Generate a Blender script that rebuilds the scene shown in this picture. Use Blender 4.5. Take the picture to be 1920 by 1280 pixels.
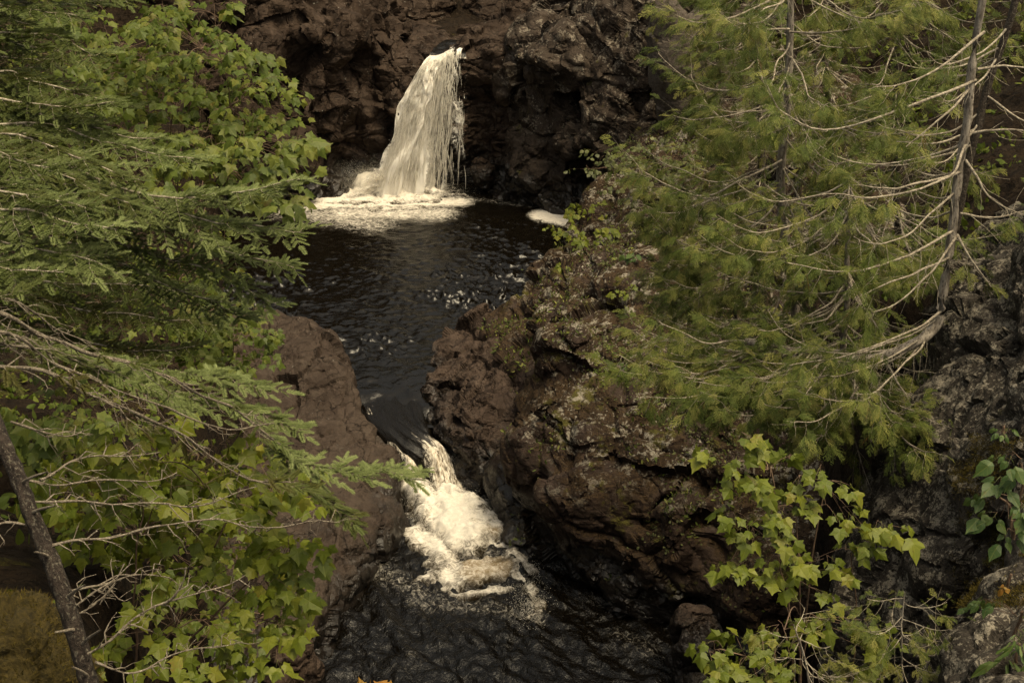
import bpy, math, random
import numpy as np
from mathutils import Vector, Matrix

for _o in list(bpy.data.objects):
    bpy.data.objects.remove(_o)
SC = bpy.context.scene
COL = SC.collection
R = math.radians
rng = np.random.default_rng(7)
random.seed(7)

# ------------------------------------------------------------------ camera
CAM_Z, PITCH, LENS = 18.0, 26.0, 50.0
cam = bpy.data.cameras.new('camera')
cam.lens = LENS; cam.sensor_width = 36.0
cam.clip_start = 0.1; cam.clip_end = 400.0
camo = bpy.data.objects.new('camera', cam); COL.objects.link(camo)
camo.location = (0, 0, CAM_Z); camo.rotation_euler = (R(90 - PITCH), 0, 0)
SC.camera = camo

# ------------------------------------------------------------------ light
SUN_EL, SUN_AZ = 68.0, 115.0          # azimuth measured from +Y towards +X
wd = bpy.data.worlds.new('World'); SC.world = wd; wd.use_nodes = True
wn = wd.node_tree.nodes; wl = wd.node_tree.links
wn.clear()
sky = wn.new('ShaderNodeTexSky'); sky.sky_type = 'NISHITA'; sky.sun_disc = False
sky.sun_elevation = R(SUN_EL); sky.sun_rotation = R(SUN_AZ)
sky.air_density = 1.0; sky.dust_density = 6.0; sky.ozone_density = 0.6
bg = wn.new('ShaderNodeBackground'); bg.inputs['Strength'].default_value = 0.11
wo = wn.new('ShaderNodeOutputWorld')
hs = wn.new('ShaderNodeHueSaturation'); hs.inputs['Saturation'].default_value = .62      # thin overcast
wl.new(sky.outputs[0], hs.inputs['Color']); wl.new(hs.outputs[0], bg.inputs[0]); wl.new(bg.outputs[0], wo.inputs[0])
sl = bpy.data.lights.new('sun', 'SUN'); sl.energy = 1.2; sl.angle = R(25); sl.color = (1, .93, .82)
so = bpy.data.objects.new('sun', sl); COL.objects.link(so); so.location = (0, 20, 60)
_d = Vector((math.sin(R(SUN_AZ)) * math.cos(R(SUN_EL)), math.cos(R(SUN_AZ)) * math.cos(R(SUN_EL)), math.sin(R(SUN_EL))))
so.rotation_euler = _d.to_track_quat('Z', 'Y').to_euler()

SC.render.engine = 'CYCLES'
vs = SC.view_settings
vs.view_transform = 'Standard'; vs.look = 'None'; vs.gamma = 1.0; vs.use_curve_mapping = False
vs.exposure = 1.15
vs.use_white_balance = True; vs.white_balance_temperature = 8600; vs.white_balance_tint = 3
SC.cycles.max_bounces = 6; SC.cycles.diffuse_bounces = 3; SC.cycles.glossy_bounces = 3
SC.cycles.transparent_max_bounces = 10; SC.cycles.transmission_bounces = 3
SC.cycles.use_adaptive_sampling = True; SC.cycles.adaptive_threshold = 0.012
try:
    SC.cycles.use_denoising = True; SC.cycles.denoiser = 'OPENIMAGEDENOISE'; SC.cycles.denoising_prefilter = 'NONE'; SC.cycles.sample_clamp_indirect = 4.0
except Exception:
    pass

# ------------------------------------------------------------------ survey: where a point of the photograph lies in the gorge
F = LENS / 36.0 * 1920
_c, _s = math.cos(R(PITCH)), math.sin(R(PITCH))
def at(px, py, Y):
    u = (px - 960) / F; v = (640 - py) / F
    t = Y / (_c + v * _s)
    return np.array([u * t, Y, CAM_Z + t * (-_s + v * _c)])
def onz(px, py, z):
    u = (px - 960) / F; v = (640 - py) / F
    t = (z - CAM_Z) / (-_s + v * _c)
    return np.array([u * t, t * (_c + v * _s), z])

# ------------------------------------------------------------------ noise
_TB = np.random.default_rng(11).random((64, 64, 64)).astype(np.float32) * 2 - 1
def vnoise(p):
    p = np.asarray(p, np.float32)
    i = np.floor(p).astype(np.int32); f = (p - i).astype(np.float32)
    u = f * f * f * (f * (f * 6 - 15) + 10)
    a = i & 63; b = (i + 1) & 63
    x0, y0, z0 = a[..., 0], a[..., 1], a[..., 2]; x1, y1, z1 = b[..., 0], b[..., 1], b[..., 2]
    ux, uy, uz = u[..., 0], u[..., 1], u[..., 2]
    c00 = _TB[x0, y0, z0] * (1 - ux) + _TB[x1, y0, z0] * ux
    c10 = _TB[x0, y1, z0] * (1 - ux) + _TB[x1, y1, z0] * ux
    c01 = _TB[x0, y0, z1] * (1 - ux) + _TB[x1, y0, z1] * ux
    c11 = _TB[x0, y1, z1] * (1 - ux) + _TB[x1, y1, z1] * ux
    return (c00 * (1 - uy) + c10 * uy) * (1 - uz) + (c01 * (1 - uy) + c11 * uy) * uz
_q = np.linalg.qr(np.random.default_rng(3).normal(size=(3, 3)))[0].astype(np.float32)
def fbm(p, octv=4, gain=0.5, lac=2.03):
    p = np.asarray(p, np.float32); a = 1.0; s = 0
    for k in range(octv):
        s = s + a * vnoise(p)
        p = (p @ _q) * lac + 17.3
        a *= gain
    return s
def ridged(p, octv=3):
    p = np.asarray(p, np.float32); a = 1.0; s = 0
    for k in range(octv):
        s = s + a * (1 - np.abs(vnoise(p)) * 2.2)
        p = (p @ _q) * 2.1 + 9.1; a *= 0.5
    return s
_H = np.random.default_rng(5).random((32, 32, 32, 6)).astype(np.float32)
def facets(p):
    """chiselled cells: a random plane per Voronoi cell, and the distance to the cell wall"""
    p = np.asarray(p, np.float32)
    i = np.floor(p).astype(np.int32)
    f1 = np.full(len(p), 9., np.float32); f2 = f1.copy(); pl = np.zeros(len(p), np.float32); rid = pl.copy()
    for dx in (-1, 0, 1):
        for dy in (-1, 0, 1):
            for dz in (-1, 0, 1):
                c = i + np.array([dx, dy, dz], np.int32)
                h = _H[c[:, 0] & 31, c[:, 1] & 31, c[:, 2] & 31]
                d = p - c - h[:, :3]
                dd = np.sqrt((d * d).sum(1))
                val = (d * (h[:, 3:6] * 2 - 1)).sum(1)
                m = dd < f1
                f2 = np.where(m, f1, np.minimum(f2, dd))
                pl = np.where(m, val, pl); rid = np.where(m, h[:, 3], rid)
                f1 = np.where(m, dd, f1)
    return pl, f2 - f1, rid
def sstep(a, b, x):
    t = np.clip((x - a) / (b - a), 0, 1)
    return t * t * (3 - 2 * t)
def smin(a, b, k):
    h = np.clip(0.5 + 0.5 * (b - a) / k, 0, 1)
    return b * (1 - h) + a * h - k * h * (1 - h)
def smax(a, b, k):
    return -smin(-a, -b, k)

# ------------------------------------------------------------------ meshes and tags
def tag(o, label=None, cat=None, group=None, kind=None):
    if label: o['label'] = label
    if cat: o['category'] = cat
    if group: o['group'] = group
    if kind: o['kind'] = kind
    return o
def me_np(name, V, Fc, attrs=None, smooth=True):
    me = bpy.data.meshes.new(name)
    V = np.ascontiguousarray(V, np.float32); Fc = np.ascontiguousarray(Fc, np.int32)
    n, k = Fc.shape
    me.vertices.add(len(V)); me.vertices.foreach_set('co', V.ravel())
    me.loops.add(n * k); me.loops.foreach_set('vertex_index', Fc.ravel())
    me.polygons.add(n)
    me.polygons.foreach_set('loop_start', np.arange(0, n * k, k, dtype=np.int32))
    try:
        me.polygons.foreach_set('loop_total', np.full(n, k, np.int32))
    except Exception:
        pass
    me.polygons.foreach_set('use_smooth', np.full(n, smooth))
    for an, av in (attrs or {}).items():
        a = me.attributes.new(an, 'FLOAT', 'POINT')
        a.data.foreach_set('value', np.ascontiguousarray(av, np.float32))
    me.update(calc_edges=True)
    return me
def obj(name, me, mat=None, parent=None):
    o = bpy.data.objects.new(name, me); COL.objects.link(o)
    if mat is not None and me is not None and not me.materials: me.materials.append(mat)
    if parent is not None: o.parent = parent
    return o
def put(name, V, Fc, mat, parent=None, attrs=None, smooth=True):
    if parent is not None and parent.type == 'EMPTY':
        V = np.asarray(V) - np.array(parent.location)[None]
    return obj(name, me_np(name, V, Fc, attrs, smooth), mat, parent)
def empty(name, loc, label, cat, group=None):
    o = bpy.data.objects.new(name, None); COL.objects.link(o); o.location = [float(c) for c in loc]
    o.empty_display_size = 0.2
    return tag(o, label, cat, group)
def vnormals(V, Fc):
    a = V[Fc[:, 0]]; b = V[Fc[:, 1]]; c = V[Fc[:, 2]]
    n = np.cross(b - a, c - a)
    if Fc.shape[1] == 4:
        n = n + np.cross(c - a, V[Fc[:, 3]] - a)
    N = np.zeros_like(V)
    for k in range(Fc.shape[1]):
        for ax in range(3):
            N[:, ax] += np.bincount(Fc[:, k], n[:, ax], len(V))
    return N / np.maximum(np.linalg.norm(N, axis=1, keepdims=True), 1e-9)

class Bag:
    """collects geometry of one face size"""
    def __init__(s, k=4): s.V = []; s.F = []; s.n = 0; s.k = k; s.A = []
    def add(s, V, Fc, a=0.5):
        V = np.asarray(V, np.float32)
        s.V.append(V); s.F.append(np.asarray(Fc, np.int32) + s.n); s.n += len(V)
        s.A.append(np.full(len(V), a, np.float32) if np.isscalar(a) else a)
    def put(s, name, mat, parent=None, smooth=True):
        if not s.V: return None
        return put(name, np.concatenate(s.V), np.concatenate(s.F), mat, parent, {'tint': np.concatenate(s.A)}, smooth)

def catmull(pts, n):
    P = np.asarray(pts, float)
    P = np.vstack([2 * P[0] - P[1], P, 2 * P[-1] - P[-2]])
    m = len(P) - 3
    t = np.linspace(0, m - 1e-6, n); k = t.astype(int); f = (t - k)[:, None]
    a, b, c, d = P[k], P[k + 1], P[k + 2], P[k + 3]
    return 0.5 * (2 * b + (c - a) * f + (2 * a - 5 * b + 4 * c - d) * f * f + (3 * b - a - 3 * c + d) * f ** 3)
def tube(P, rad, sides=5):
    P = np.asarray(P, float); n = len(P)
    rad = np.broadcast_to(np.asarray(rad, float), (n,))
    T = np.gradient(P, axis=0); T /= np.maximum(np.linalg.norm(T, axis=1, keepdims=True), 1e-9)
    ref = np.array([0, 0, 1.]) if abs(T[:, 2]).mean() < 0.8 else np.array([1., 0, 0])
    A = np.cross(T, ref); A /= np.maximum(np.linalg.norm(A, axis=1, keepdims=True), 1e-9)
    B = np.cross(T, A)
    th = np.arange(sides) * 2 * math.pi / sides
    V = P[:, None] + rad[:, None, None] * (A[:, None] * np.cos(th)[None, :, None] + B[:, None] * np.sin(th)[None, :, None])
    i = np.arange(n - 1)[:, None] * sides; j = np.arange(sides)[None]; j2 = (j + 1) % sides
    Fq = np.stack([i + j, i + j2, i + sides + j2, i + sides + j], -1).reshape(-1, 4)
    return V.reshape(-1, 3), Fq
def instance(TV, TF, M, tint, tvar=None):
    """join copies of a template: M (n,3,4); tint per copy"""
    n = len(M); k = len(TV)
    V = np.einsum('nij,kj->nki', M[:, :, :3], TV) + M[:, None, :, 3]
    Fc = (TF[None] + (np.arange(n) * k)[:, None, None]).reshape(-1, TF.shape[1])
    A = np.repeat(tint, k)
    if tvar is not None: A = A + np.tile(tvar, n)
    return V.reshape(-1, 3), Fc, A
def unit(v):
    v = np.asarray(v, float); return v / max(np.linalg.norm(v), 1e-9)
def frames(pos, ax, nrm, scale):
    """(n,3,4) matrices: x along ax, z near nrm"""
    pos, ax, nrm = map(np.asarray, (pos, ax, nrm))
    x = ax / np.maximum(np.linalg.norm(ax, axis=1, keepdims=True), 1e-9)
    y = np.cross(nrm, x); y /= np.maximum(np.linalg.norm(y, axis=1, keepdims=True), 1e-9)
    z = np.cross(x, y)
    s = np.asarray(scale)[:, None]
    return np.stack([x * s, y * s, z * s, pos], -1)

# ------------------------------------------------------------------ implicit rock
def surface_nets(Fd, lo, h):
    s = Fd < 0
    nx, ny, nz = Fd.shape
    cnt = np.zeros((nx - 1, ny - 1, nz - 1), np.int8)
    for a in (0, 1):
        for b in (0, 1):
            for c in (0, 1):
                cnt += s[a:nx - 1 + a, b:ny - 1 + b, c:nz - 1 + c]
    act = (cnt > 0) & (cnt < 8)
    idx = np.full(act.shape, -1, np.int64); ci = np.argwhere(act); idx[act] = np.arange(len(ci))
    acc = np.zeros((len(ci), 3)); num = np.zeros(len(ci))
    cor = [(a, b, c) for a in (0, 1) for b in (0, 1) for c in (0, 1)]
    val = {k: Fd[ci[:, 0] + k[0], ci[:, 1] + k[1], ci[:, 2] + k[2]] for k in cor}
    for k in cor:
        for ax in range(3):
            if k[ax] == 0:
                k2 = list(k); k2[ax] = 1; k2 = tuple(k2)
                va, vb = val[k], val[k2]
                m = (va < 0) != (vb < 0)
                t = np.where(m, va / np.where(m, va - vb, 1), 0)
                p = np.array(k, float)[None] + t[:, None] * (np.array(k2) - np.array(k))[None]
                acc[m] += p[m]; num[m] += 1
    V = (ci + acc / num[:, None]) * h + np.asarray(lo)
    quads = []
    for ax in range(3):
        b, c = (ax + 1) % 3, (ax + 2) % 3
        sl0 = [slice(1, None)] * 3; sl1 = [slice(1, None)] * 3
        sl0[ax] = slice(0, -1); sl1[ax] = slice(1, None)
        sl0[b] = sl1[b] = slice(1, -1); sl0[c] = sl1[c] = slice(1, -1)
        s0, s1 = s[tuple(sl0)], s[tuple(sl1)]
        e = np.argwhere(s0 != s1); fl = s0[s0 != s1]
        off = np.zeros(3, int); off[b] = 1; off[c] = 1
        g = e + off
        def cell(db, dc):
            q = g.copy(); q[:, b] += db; q[:, c] += dc
            return idx[q[:, 0], q[:, 1], q[:, 2]]
        Q = np.stack([cell(-1, -1), cell(0, -1), cell(0, 0), cell(-1, 0)], 1)
        Q[~fl] = Q[~fl][:, ::-1]
        quads.append(Q)
    Q = np.concatenate(quads)
    Q = Q[(Q >= 0).all(1)]
    return V, Q
def subdivide(V, Q):
    n = len(V)
    E = np.concatenate([Q[:, [0, 1]], Q[:, [1, 2]], Q[:, [2, 3]], Q[:, [3, 0]]])
    key = np.sort(E, 1); k1 = key[:, 0].astype(np.int64) * n + key[:, 1]
    u, inv = np.unique(k1, return_inverse=True)
    ev = (V[u // n] + V[u % n]) / 2
    m = len(Q); e = (inv + n).reshape(4, m)
    fc = V[Q].mean(1); f = np.arange(m) + n + len(ev)
    V2 = np.concatenate([V, ev, fc])
    Q2 = np.concatenate([np.stack([Q[:, k], e[k], f, e[(k - 1) % 4]], 1) for k in range(4)])
    return V2, Q2
def poly_sdf(X, Y, pts):
    P = np.asarray(pts, float)[:, :2]
    d = np.full(X.shape, 1e9); ins = np.zeros(X.shape, bool)
    for i in range(len(P)):
        a, b = P[i], P[(i + 1) % len(P)]
        e = b - a; wx, wy = X - a[0], Y - a[1]
        t = np.clip((wx * e[0] + wy * e[1]) / (e @ e), 0, 1)
        d = np.minimum(d, (wx - e[0] * t) ** 2 + (wy - e[1] * t) ** 2)
        c = ((a[1] > Y) != (b[1] > Y)) & (X < (b[0] - a[0]) * (Y - a[1]) / (b[1] - a[1] + 1e-12) + a[0])
        ins ^= c
    d = np.sqrt(d)
    return np.where(ins, -d, d)
def rbf(ctrl, X, Y, sm=0.05):
    C = np.asarray(ctrl, float); n = len(C)
    D = np.sqrt(((C[:, None, :2] - C[None, :, :2]) ** 2).sum(-1))
    A = np.zeros((n + 3, n + 3)); A[:n, :n] = -D - 0; A[:n, :n] -= np.eye(n) * sm
    A[:n, n] = 1; A[:n, n + 1:] = C[:, :2]; A[n:, :n] = A[:n, n:].T
    w = np.linalg.solve(A, np.concatenate([C[:, 2], [0, 0, 0]]))
    Z = w[n] + w[n + 1] * X + w[n + 2] * Y
    for k in range(n):
        Z = Z - w[k] * np.sqrt((X - C[k, 0]) ** 2 + (Y - C[k, 1]) ** 2)
    return Z
def ell(X, Y, Z, c, r, rot=0.0, tilt=0.0):
    x, y, z = X - c[0], Y - c[1], Z - c[2]
    if rot: x, y = x * math.cos(rot) + y * math.sin(rot), -x * math.sin(rot) + y * math.cos(rot)
    if tilt: x, z = x * math.cos(tilt) + z * math.sin(tilt), -x * math.sin(tilt) + z * math.cos(tilt)
    k = np.sqrt((x / r[0]) ** 2 + (y / r[1]) ** 2 + (z / r[2]) ** 2)
    return (k - 1) * min(r)
def rock(field, lo, hi, h, big=(0.5, 0.35), chip=((0.9, 0.16), (0.3, 0.045)), strata=(1, 1, 1.5), sub=1, fine=0.012, seed=0.0, groove=0.05, bill=((.55, .30), (1.5, .10)), ledge=(.9, .07)):
    """net an implicit field, then give it swells, chiselled faces and cracks"""
    lo = np.asarray(lo, float); hi = np.asarray(hi, float)
    ax = [np.arange(lo[k], hi[k] + h, h) for k in range(3)]
    X, Y, Z = np.meshgrid(*ax, indexing='ij', sparse=True)
    D = field(X, Y, Z).astype(np.float32)
    near = np.abs(D) < big[1] * 2.2 + 2 * h
    ii = np.argwhere(near)
    P = ii * h + lo + seed
    D[near] += big[1] * fbm(P * big[0], 3)
    V, Q = surface_nets(D, lo, h)
    for _ in range(sub): V, Q = subdivide(V, Q)
    N = vnormals(V, Q)
    disp = np.zeros(len(V))
    w = 0.25 * np.stack([fbm(V * 0.9 + 5 + seed, 2), fbm(V * 0.9 + 31 + seed, 2), fbm(V * 0.9 + 77, 2)], 1)
    st = np.array(strata)
    for fq, amp in bill:
        q = (V + 1.2 * w) * fq * (np.array(strata) * .5 + .5) + seed + 3
        disp += amp * (np.abs(vnoise(q)) * 1.9 - .55)
    if ledge:
        lt = ((V + w * .8) @ np.array([.30, .18, .93])) / ledge[0] + .5 * vnoise(V * .4 + seed)
        sa = lt - np.floor(lt)
        disp += ledge[1] * (np.where(sa < .85, sa / .85, (1 - sa) / .15) - .5) * sstep(-.3, .3, vnoise(V * .5 + 60 + seed))
    for sc, amp in chip:
        pl, ed, rid = facets((V + w * .3) * st / sc + seed)
        disp += amp * (pl * 1.2 + (rid - 0.5) * 0.8)
        disp -= groove * amp / 0.16 * np.exp(-(ed / 0.09) ** 2)
    disp += fine * fbm(V * 6.0, 3)
    V = V + N * disp[:, None]
    return V, Q
# ------------------------------------------------------------------ materials
def nt(name):
    m = bpy.data.materials.new(name); m.use_nodes = True
    n = m.node_tree.nodes; n.clear()
    out = n.new('ShaderNodeOutputMaterial')
    return m, n, m.node_tree.links, out
def N_noise(n, l, vec, scale, detail=6, rough=0.6, dist=0.0):
    t = n.new('ShaderNodeTexNoise'); t.inputs['Scale'].default_value = scale; t.inputs['Detail'].default_value = detail
    t.inputs['Roughness'].default_value = rough; t.inputs['Distortion'].default_value = dist
    l.new(vec, t.inputs['Vector']); return t.outputs['Fac']
def N_map(n, l, v, a, b, c=0.0, d=1.0, smooth=True):
    t = n.new('ShaderNodeMapRange'); t.interpolation_type = 'SMOOTHSTEP' if smooth else 'LINEAR'
    l.new(v, t.inputs['Value'])
    for k, x in zip(('From Min', 'From Max', 'To Min', 'To Max'), (a, b, c, d)): t.inputs[k].default_value = x
    return t.outputs['Result']
def N_mix(n, l, fac, a, b):
    t = n.new('ShaderNodeMix'); t.data_type = 'RGBA'
    for s, x in ((t.inputs[0], fac), (t.inputs[6], a), (t.inputs[7], b)):
        if isinstance(x, (tuple, list)): s.default_value = (*x, 1) if len(x) == 3 else x
        elif isinstance(x, (int, float)): s.default_value = x
        else: l.new(x, s)
    return t.outputs[2]
def N_math(n, l, op, a, b=0.0, clamp=False):
    t = n.new('ShaderNodeMath'); t.operation = op; t.use_clamp = clamp
    for s, x in zip(t.inputs, (a, b)):
        if isinstance(x, (int, float)): s.default_value = x
        else: l.new(x, s)
    return t.outputs[0]
def N_bump(n, l, h, strength, dist, prev=None):
    b = n.new('ShaderNodeBump'); b.inputs['Strength'].default_value = strength; b.inputs['Distance'].default_value = dist
    l.new(h, b.inputs['Height'])
    if prev is not None: l.new(prev, b.inputs['Normal'])
    return b.outputs[0]
def N_facet(n, l, vec, scale):
    v = n.new('ShaderNodeTexVoronoi'); v.inputs['Scale'].default_value = scale; l.new(vec, v.inputs['Vector'])
    def vm(op, a, b):
        t = n.new('ShaderNodeVectorMath'); t.operation = op
        for s, x in zip(t.inputs, (a, b)):
            if isinstance(x, tuple): s.default_value = x
            else: l.new(x, s)
        return t
    d = vm('SUBTRACT', vec, v.outputs['Position']).outputs[0]
    c = vm('SUBTRACT', v.outputs['Color'], (.5, .5, .5)).outputs[0]
    h = vm('DOT_PRODUCT', d, c).outputs['Value']
    return N_math(n, l, 'ADD', h, N_math(n, l, 'MULTIPLY', n_sep(n, l, v.outputs['Color']), .10 / scale))
def n_sep(n, l, c):
    s = n.new('ShaderNodeSeparateColor'); l.new(c, s.inputs[0]); return s.outputs[0]
def N_obj(n):
    return n.new('ShaderNodeTexCoord').outputs['Object']

def mat_rock(name, c0, c1, c2, lichen=0.0, lichen_col=(.30, .28, .24), moss=0.0, soil=0.0, wet=None, scale=1.0, rough=0.75, lichen_sc=1.0, fct=.9, lz=None):
    if lz is None and wet is not None: lz = wet + .5
    m, n, l, out = nt(name)
    geo = n.new('ShaderNodeNewGeometry'); P = geo.outputs['Position']
    sep = n.new('ShaderNodeSeparateXYZ'); l.new(P, sep.inputs[0])
    nsep = n.new('ShaderNodeSeparateXYZ'); l.new(geo.outputs['Normal'], nsep.inputs[0])
    a = N_noise(n, l, P, 0.7 * scale, 5, .6, .6); b = N_noise(n, l, P, 5.5 * scale, 8, .72)
    c = N_noise(n, l, P, 26 * scale, 6, .75)
    # mineral streaks lying with the layers
    mp = n.new('ShaderNodeMapping'); mp.inputs['Scale'].default_value = (1.0, 1.0, 4.5); mp.inputs['Rotation'].default_value = (.25, -.3, 0)
    l.new(P, mp.inputs[0]); st = N_noise(n, l, mp.outputs[0], 1.8 * scale, 6, .68, .5)
    col = N_mix(n, l, N_map(n, l, a, .32, .68), c0, c1)
    col = N_mix(n, l, N_map(n, l, st, .46, .72, 0, .75), col, c2)
    col = N_mix(n, l, N_map(n, l, b, .38, .75, 0, .55), col, tuple(x * .42 for x in c0))
    col = N_mix(n, l, N_map(n, l, c, .55, .8, 0, .25), col, tuple(min(1, x * 1.7) for x in c2))
    # cracks
    v = n.new('ShaderNodeTexVoronoi'); v.feature = 'DISTANCE_TO_EDGE'; v.inputs['Scale'].default_value = 1.5 * scale
    mixv = n.new('ShaderNodeVectorMath'); mixv.operation = 'ADD'
    nz = n.new('ShaderNodeTexNoise'); nz.inputs['Scale'].default_value = 1.6 * scale; nz.inputs['Detail'].default_value = 5
    l.new(P, nz.inputs['Vector']); scv = n.new('ShaderNodeVectorMath'); scv.operation = 'SCALE'; scv.inputs['Scale'].default_value = .9
    l.new(nz.outputs['Color'], scv.inputs[0]); l.new(P, mixv.inputs[0]); l.new(scv.outputs[0], mixv.inputs[1]); l.new(mixv.outputs[0], v.inputs['Vector'])
    crack = N_map(n, l, v.outputs['Distance'], 0.0, .022, 0, 1)
    crack = N_math(n, l, 'MAXIMUM', crack, N_map(n, l, N_noise(n, l, P, .9 * scale, 3), .45, .58))
    col = N_mix(n, l, N_map(n, l, crack, 0, 1, .8, 0), col, tuple(x * .2 for x in c0))
    rg = rough
    if soil > 0:
        so_ = N_noise(n, l, P, .9, 5, .65)
        up = N_map(n, l, nsep.outputs['Z'], .35, .75)
        f = N_math(n, l, 'MULTIPLY', N_map(n, l, so_, .62 - .3 * soil, .70 - .3 * soil), up)
        scol = N_mix(n, l, N_map(n, l, c, .4, .65), (.018, .011, .006), (.055, .034, .018))
        col = N_mix(n, l, f, col, scol)
    if lichen > 0:
        l1 = N_noise(n, l, P, 2.2 * lichen_sc, 6, .7); l2 = N_noise(n, l, P, 13 * lichen_sc, 6, .7); l3 = N_noise(n, l, P, 45 * lichen_sc, 3, .6)
        k = N_math(n, l, 'ADD', N_math(n, l, 'MULTIPLY', l1, .75), N_math(n, l, 'MULTIPLY', l2, .55))
        lf = N_map(n, l, k, .80 - .16 * lichen, .86 - .16 * lichen)
        lf = N_math(n, l, 'MULTIPLY', lf, N_map(n, l, nsep.outputs['Z'], -.25, .25))
        if wet is not None: lf = N_math(n, l, 'MULTIPLY', lf, N_map(n, l, N_math(n, l, 'ADD', sep.outputs['Z'], N_math(n, l, 'MULTIPLY', a, 1.2)), lz + .5, lz + 1.6))
        lc = N_mix(n, l, N_map(n, l, l3, .35, .65), tuple(x * .55 for x in lichen_col), lichen_col)
        col = N_mix(n, l, N_math(n, l, 'MULTIPLY', lf, .9), col, lc)
        # small round white spots
        vs_ = n.new('ShaderNodeTexVoronoi'); vs_.inputs['Scale'].default_value = 8 * lichen_sc; l.new(P, vs_.inputs['Vector'])
        sp = N_map(n, l, vs_.outputs['Distance'], .12, .2, 1, 0)
        sp = N_math(n, l, 'MULTIPLY', sp, N_map(n, l, N_noise(n, l, P, 1.3, 4), .52, .62))
        sp = N_math(n, l, 'MULTIPLY', sp, N_map(n, l, l2, .45, .6))
        if wet is not None: sp = N_math(n, l, 'MULTIPLY', sp, N_map(n, l, N_math(n, l, 'ADD', sep.outputs['Z'], N_math(n, l, 'MULTIPLY', a, 1.2)), lz + .5, lz + 1.6))
        col = N_mix(n, l, N_math(n, l, 'MULTIPLY', sp, .7), col, tuple(x * 1.1 for x in lichen_col))
    if moss > 0:
        m1 = N_noise(n, l, P, 1.4, 6, .7)
        f = N_math(n, l, 'MULTIPLY', N_map(n, l, m1, .66 - .3 * moss, .74 - .3 * moss), N_map(n, l, nsep.outputs['Z'], .0, .5))
        mc = N_mix(n, l, N_map(n, l, N_noise(n, l, P, 60, 3), .35, .65), (.022, .020, .005), (.085, .075, .018))
        col = N_mix(n, l, f, col, mc)
    bs = n.new('ShaderNodeBsdfPrincipled')
    bs.inputs['Specular IOR Level'].default_value = 0.12
    if wet is not None:
        wf = N_math(n, l, 'ADD', sep.outputs['Z'], N_math(n, l, 'MULTIPLY', N_noise(n, l, P, 1.5, 4), -1.4))
        w = N_map(n, l, wf, wet - .75, wet + .0, 1, 0)
        col = N_mix(n, l, w, col, N_mix(n, l, .8, col, (.004, .003, .002)))
        l.new(N_map(n, l, w, 0, 1, rough, .28), bs.inputs['Roughness']); l.new(N_map(n, l, w, 0, 1, .12, .4), bs.inputs['Specular IOR Level'])
    else:
        bs.inputs['Roughness'].default_value = rough
    l.new(col, bs.inputs['Base Color'])
    h = N_math(n, l, 'ADD', N_math(n, l, 'MULTIPLY', b, 1.0), N_math(n, l, 'MULTIPLY', c, .35))
    dv = n.new('ShaderNodeVectorMath'); dv.operation = 'SCALE'; dv.inputs['Scale'].default_value = .35; l.new(nz.outputs['Color'], dv.inputs[0])
    da = n.new('ShaderNodeVectorMath'); da.operation = 'ADD'; l.new(P, da.inputs[0]); l.new(dv.outputs[0], da.inputs[1])
    nb = N_bump(n, l, N_facet(n, l, da.outputs[0], 1.5 * scale), fct, 1.0)
    nb = N_bump(n, l, N_facet(n, l, da.outputs[0], 4.6 * scale), fct * .9, 1.0, nb)
    nb = N_bump(n, l, st, .5, .05, nb)
    nb = N_bump(n, l, h, .7, .035, nb)
    nb = N_bump(n, l, crack, .7, .03, nb)
    l.new(nb, bs.inputs['Normal']); l.new(bs.outputs[0], out.inputs[0])
    return m

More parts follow.
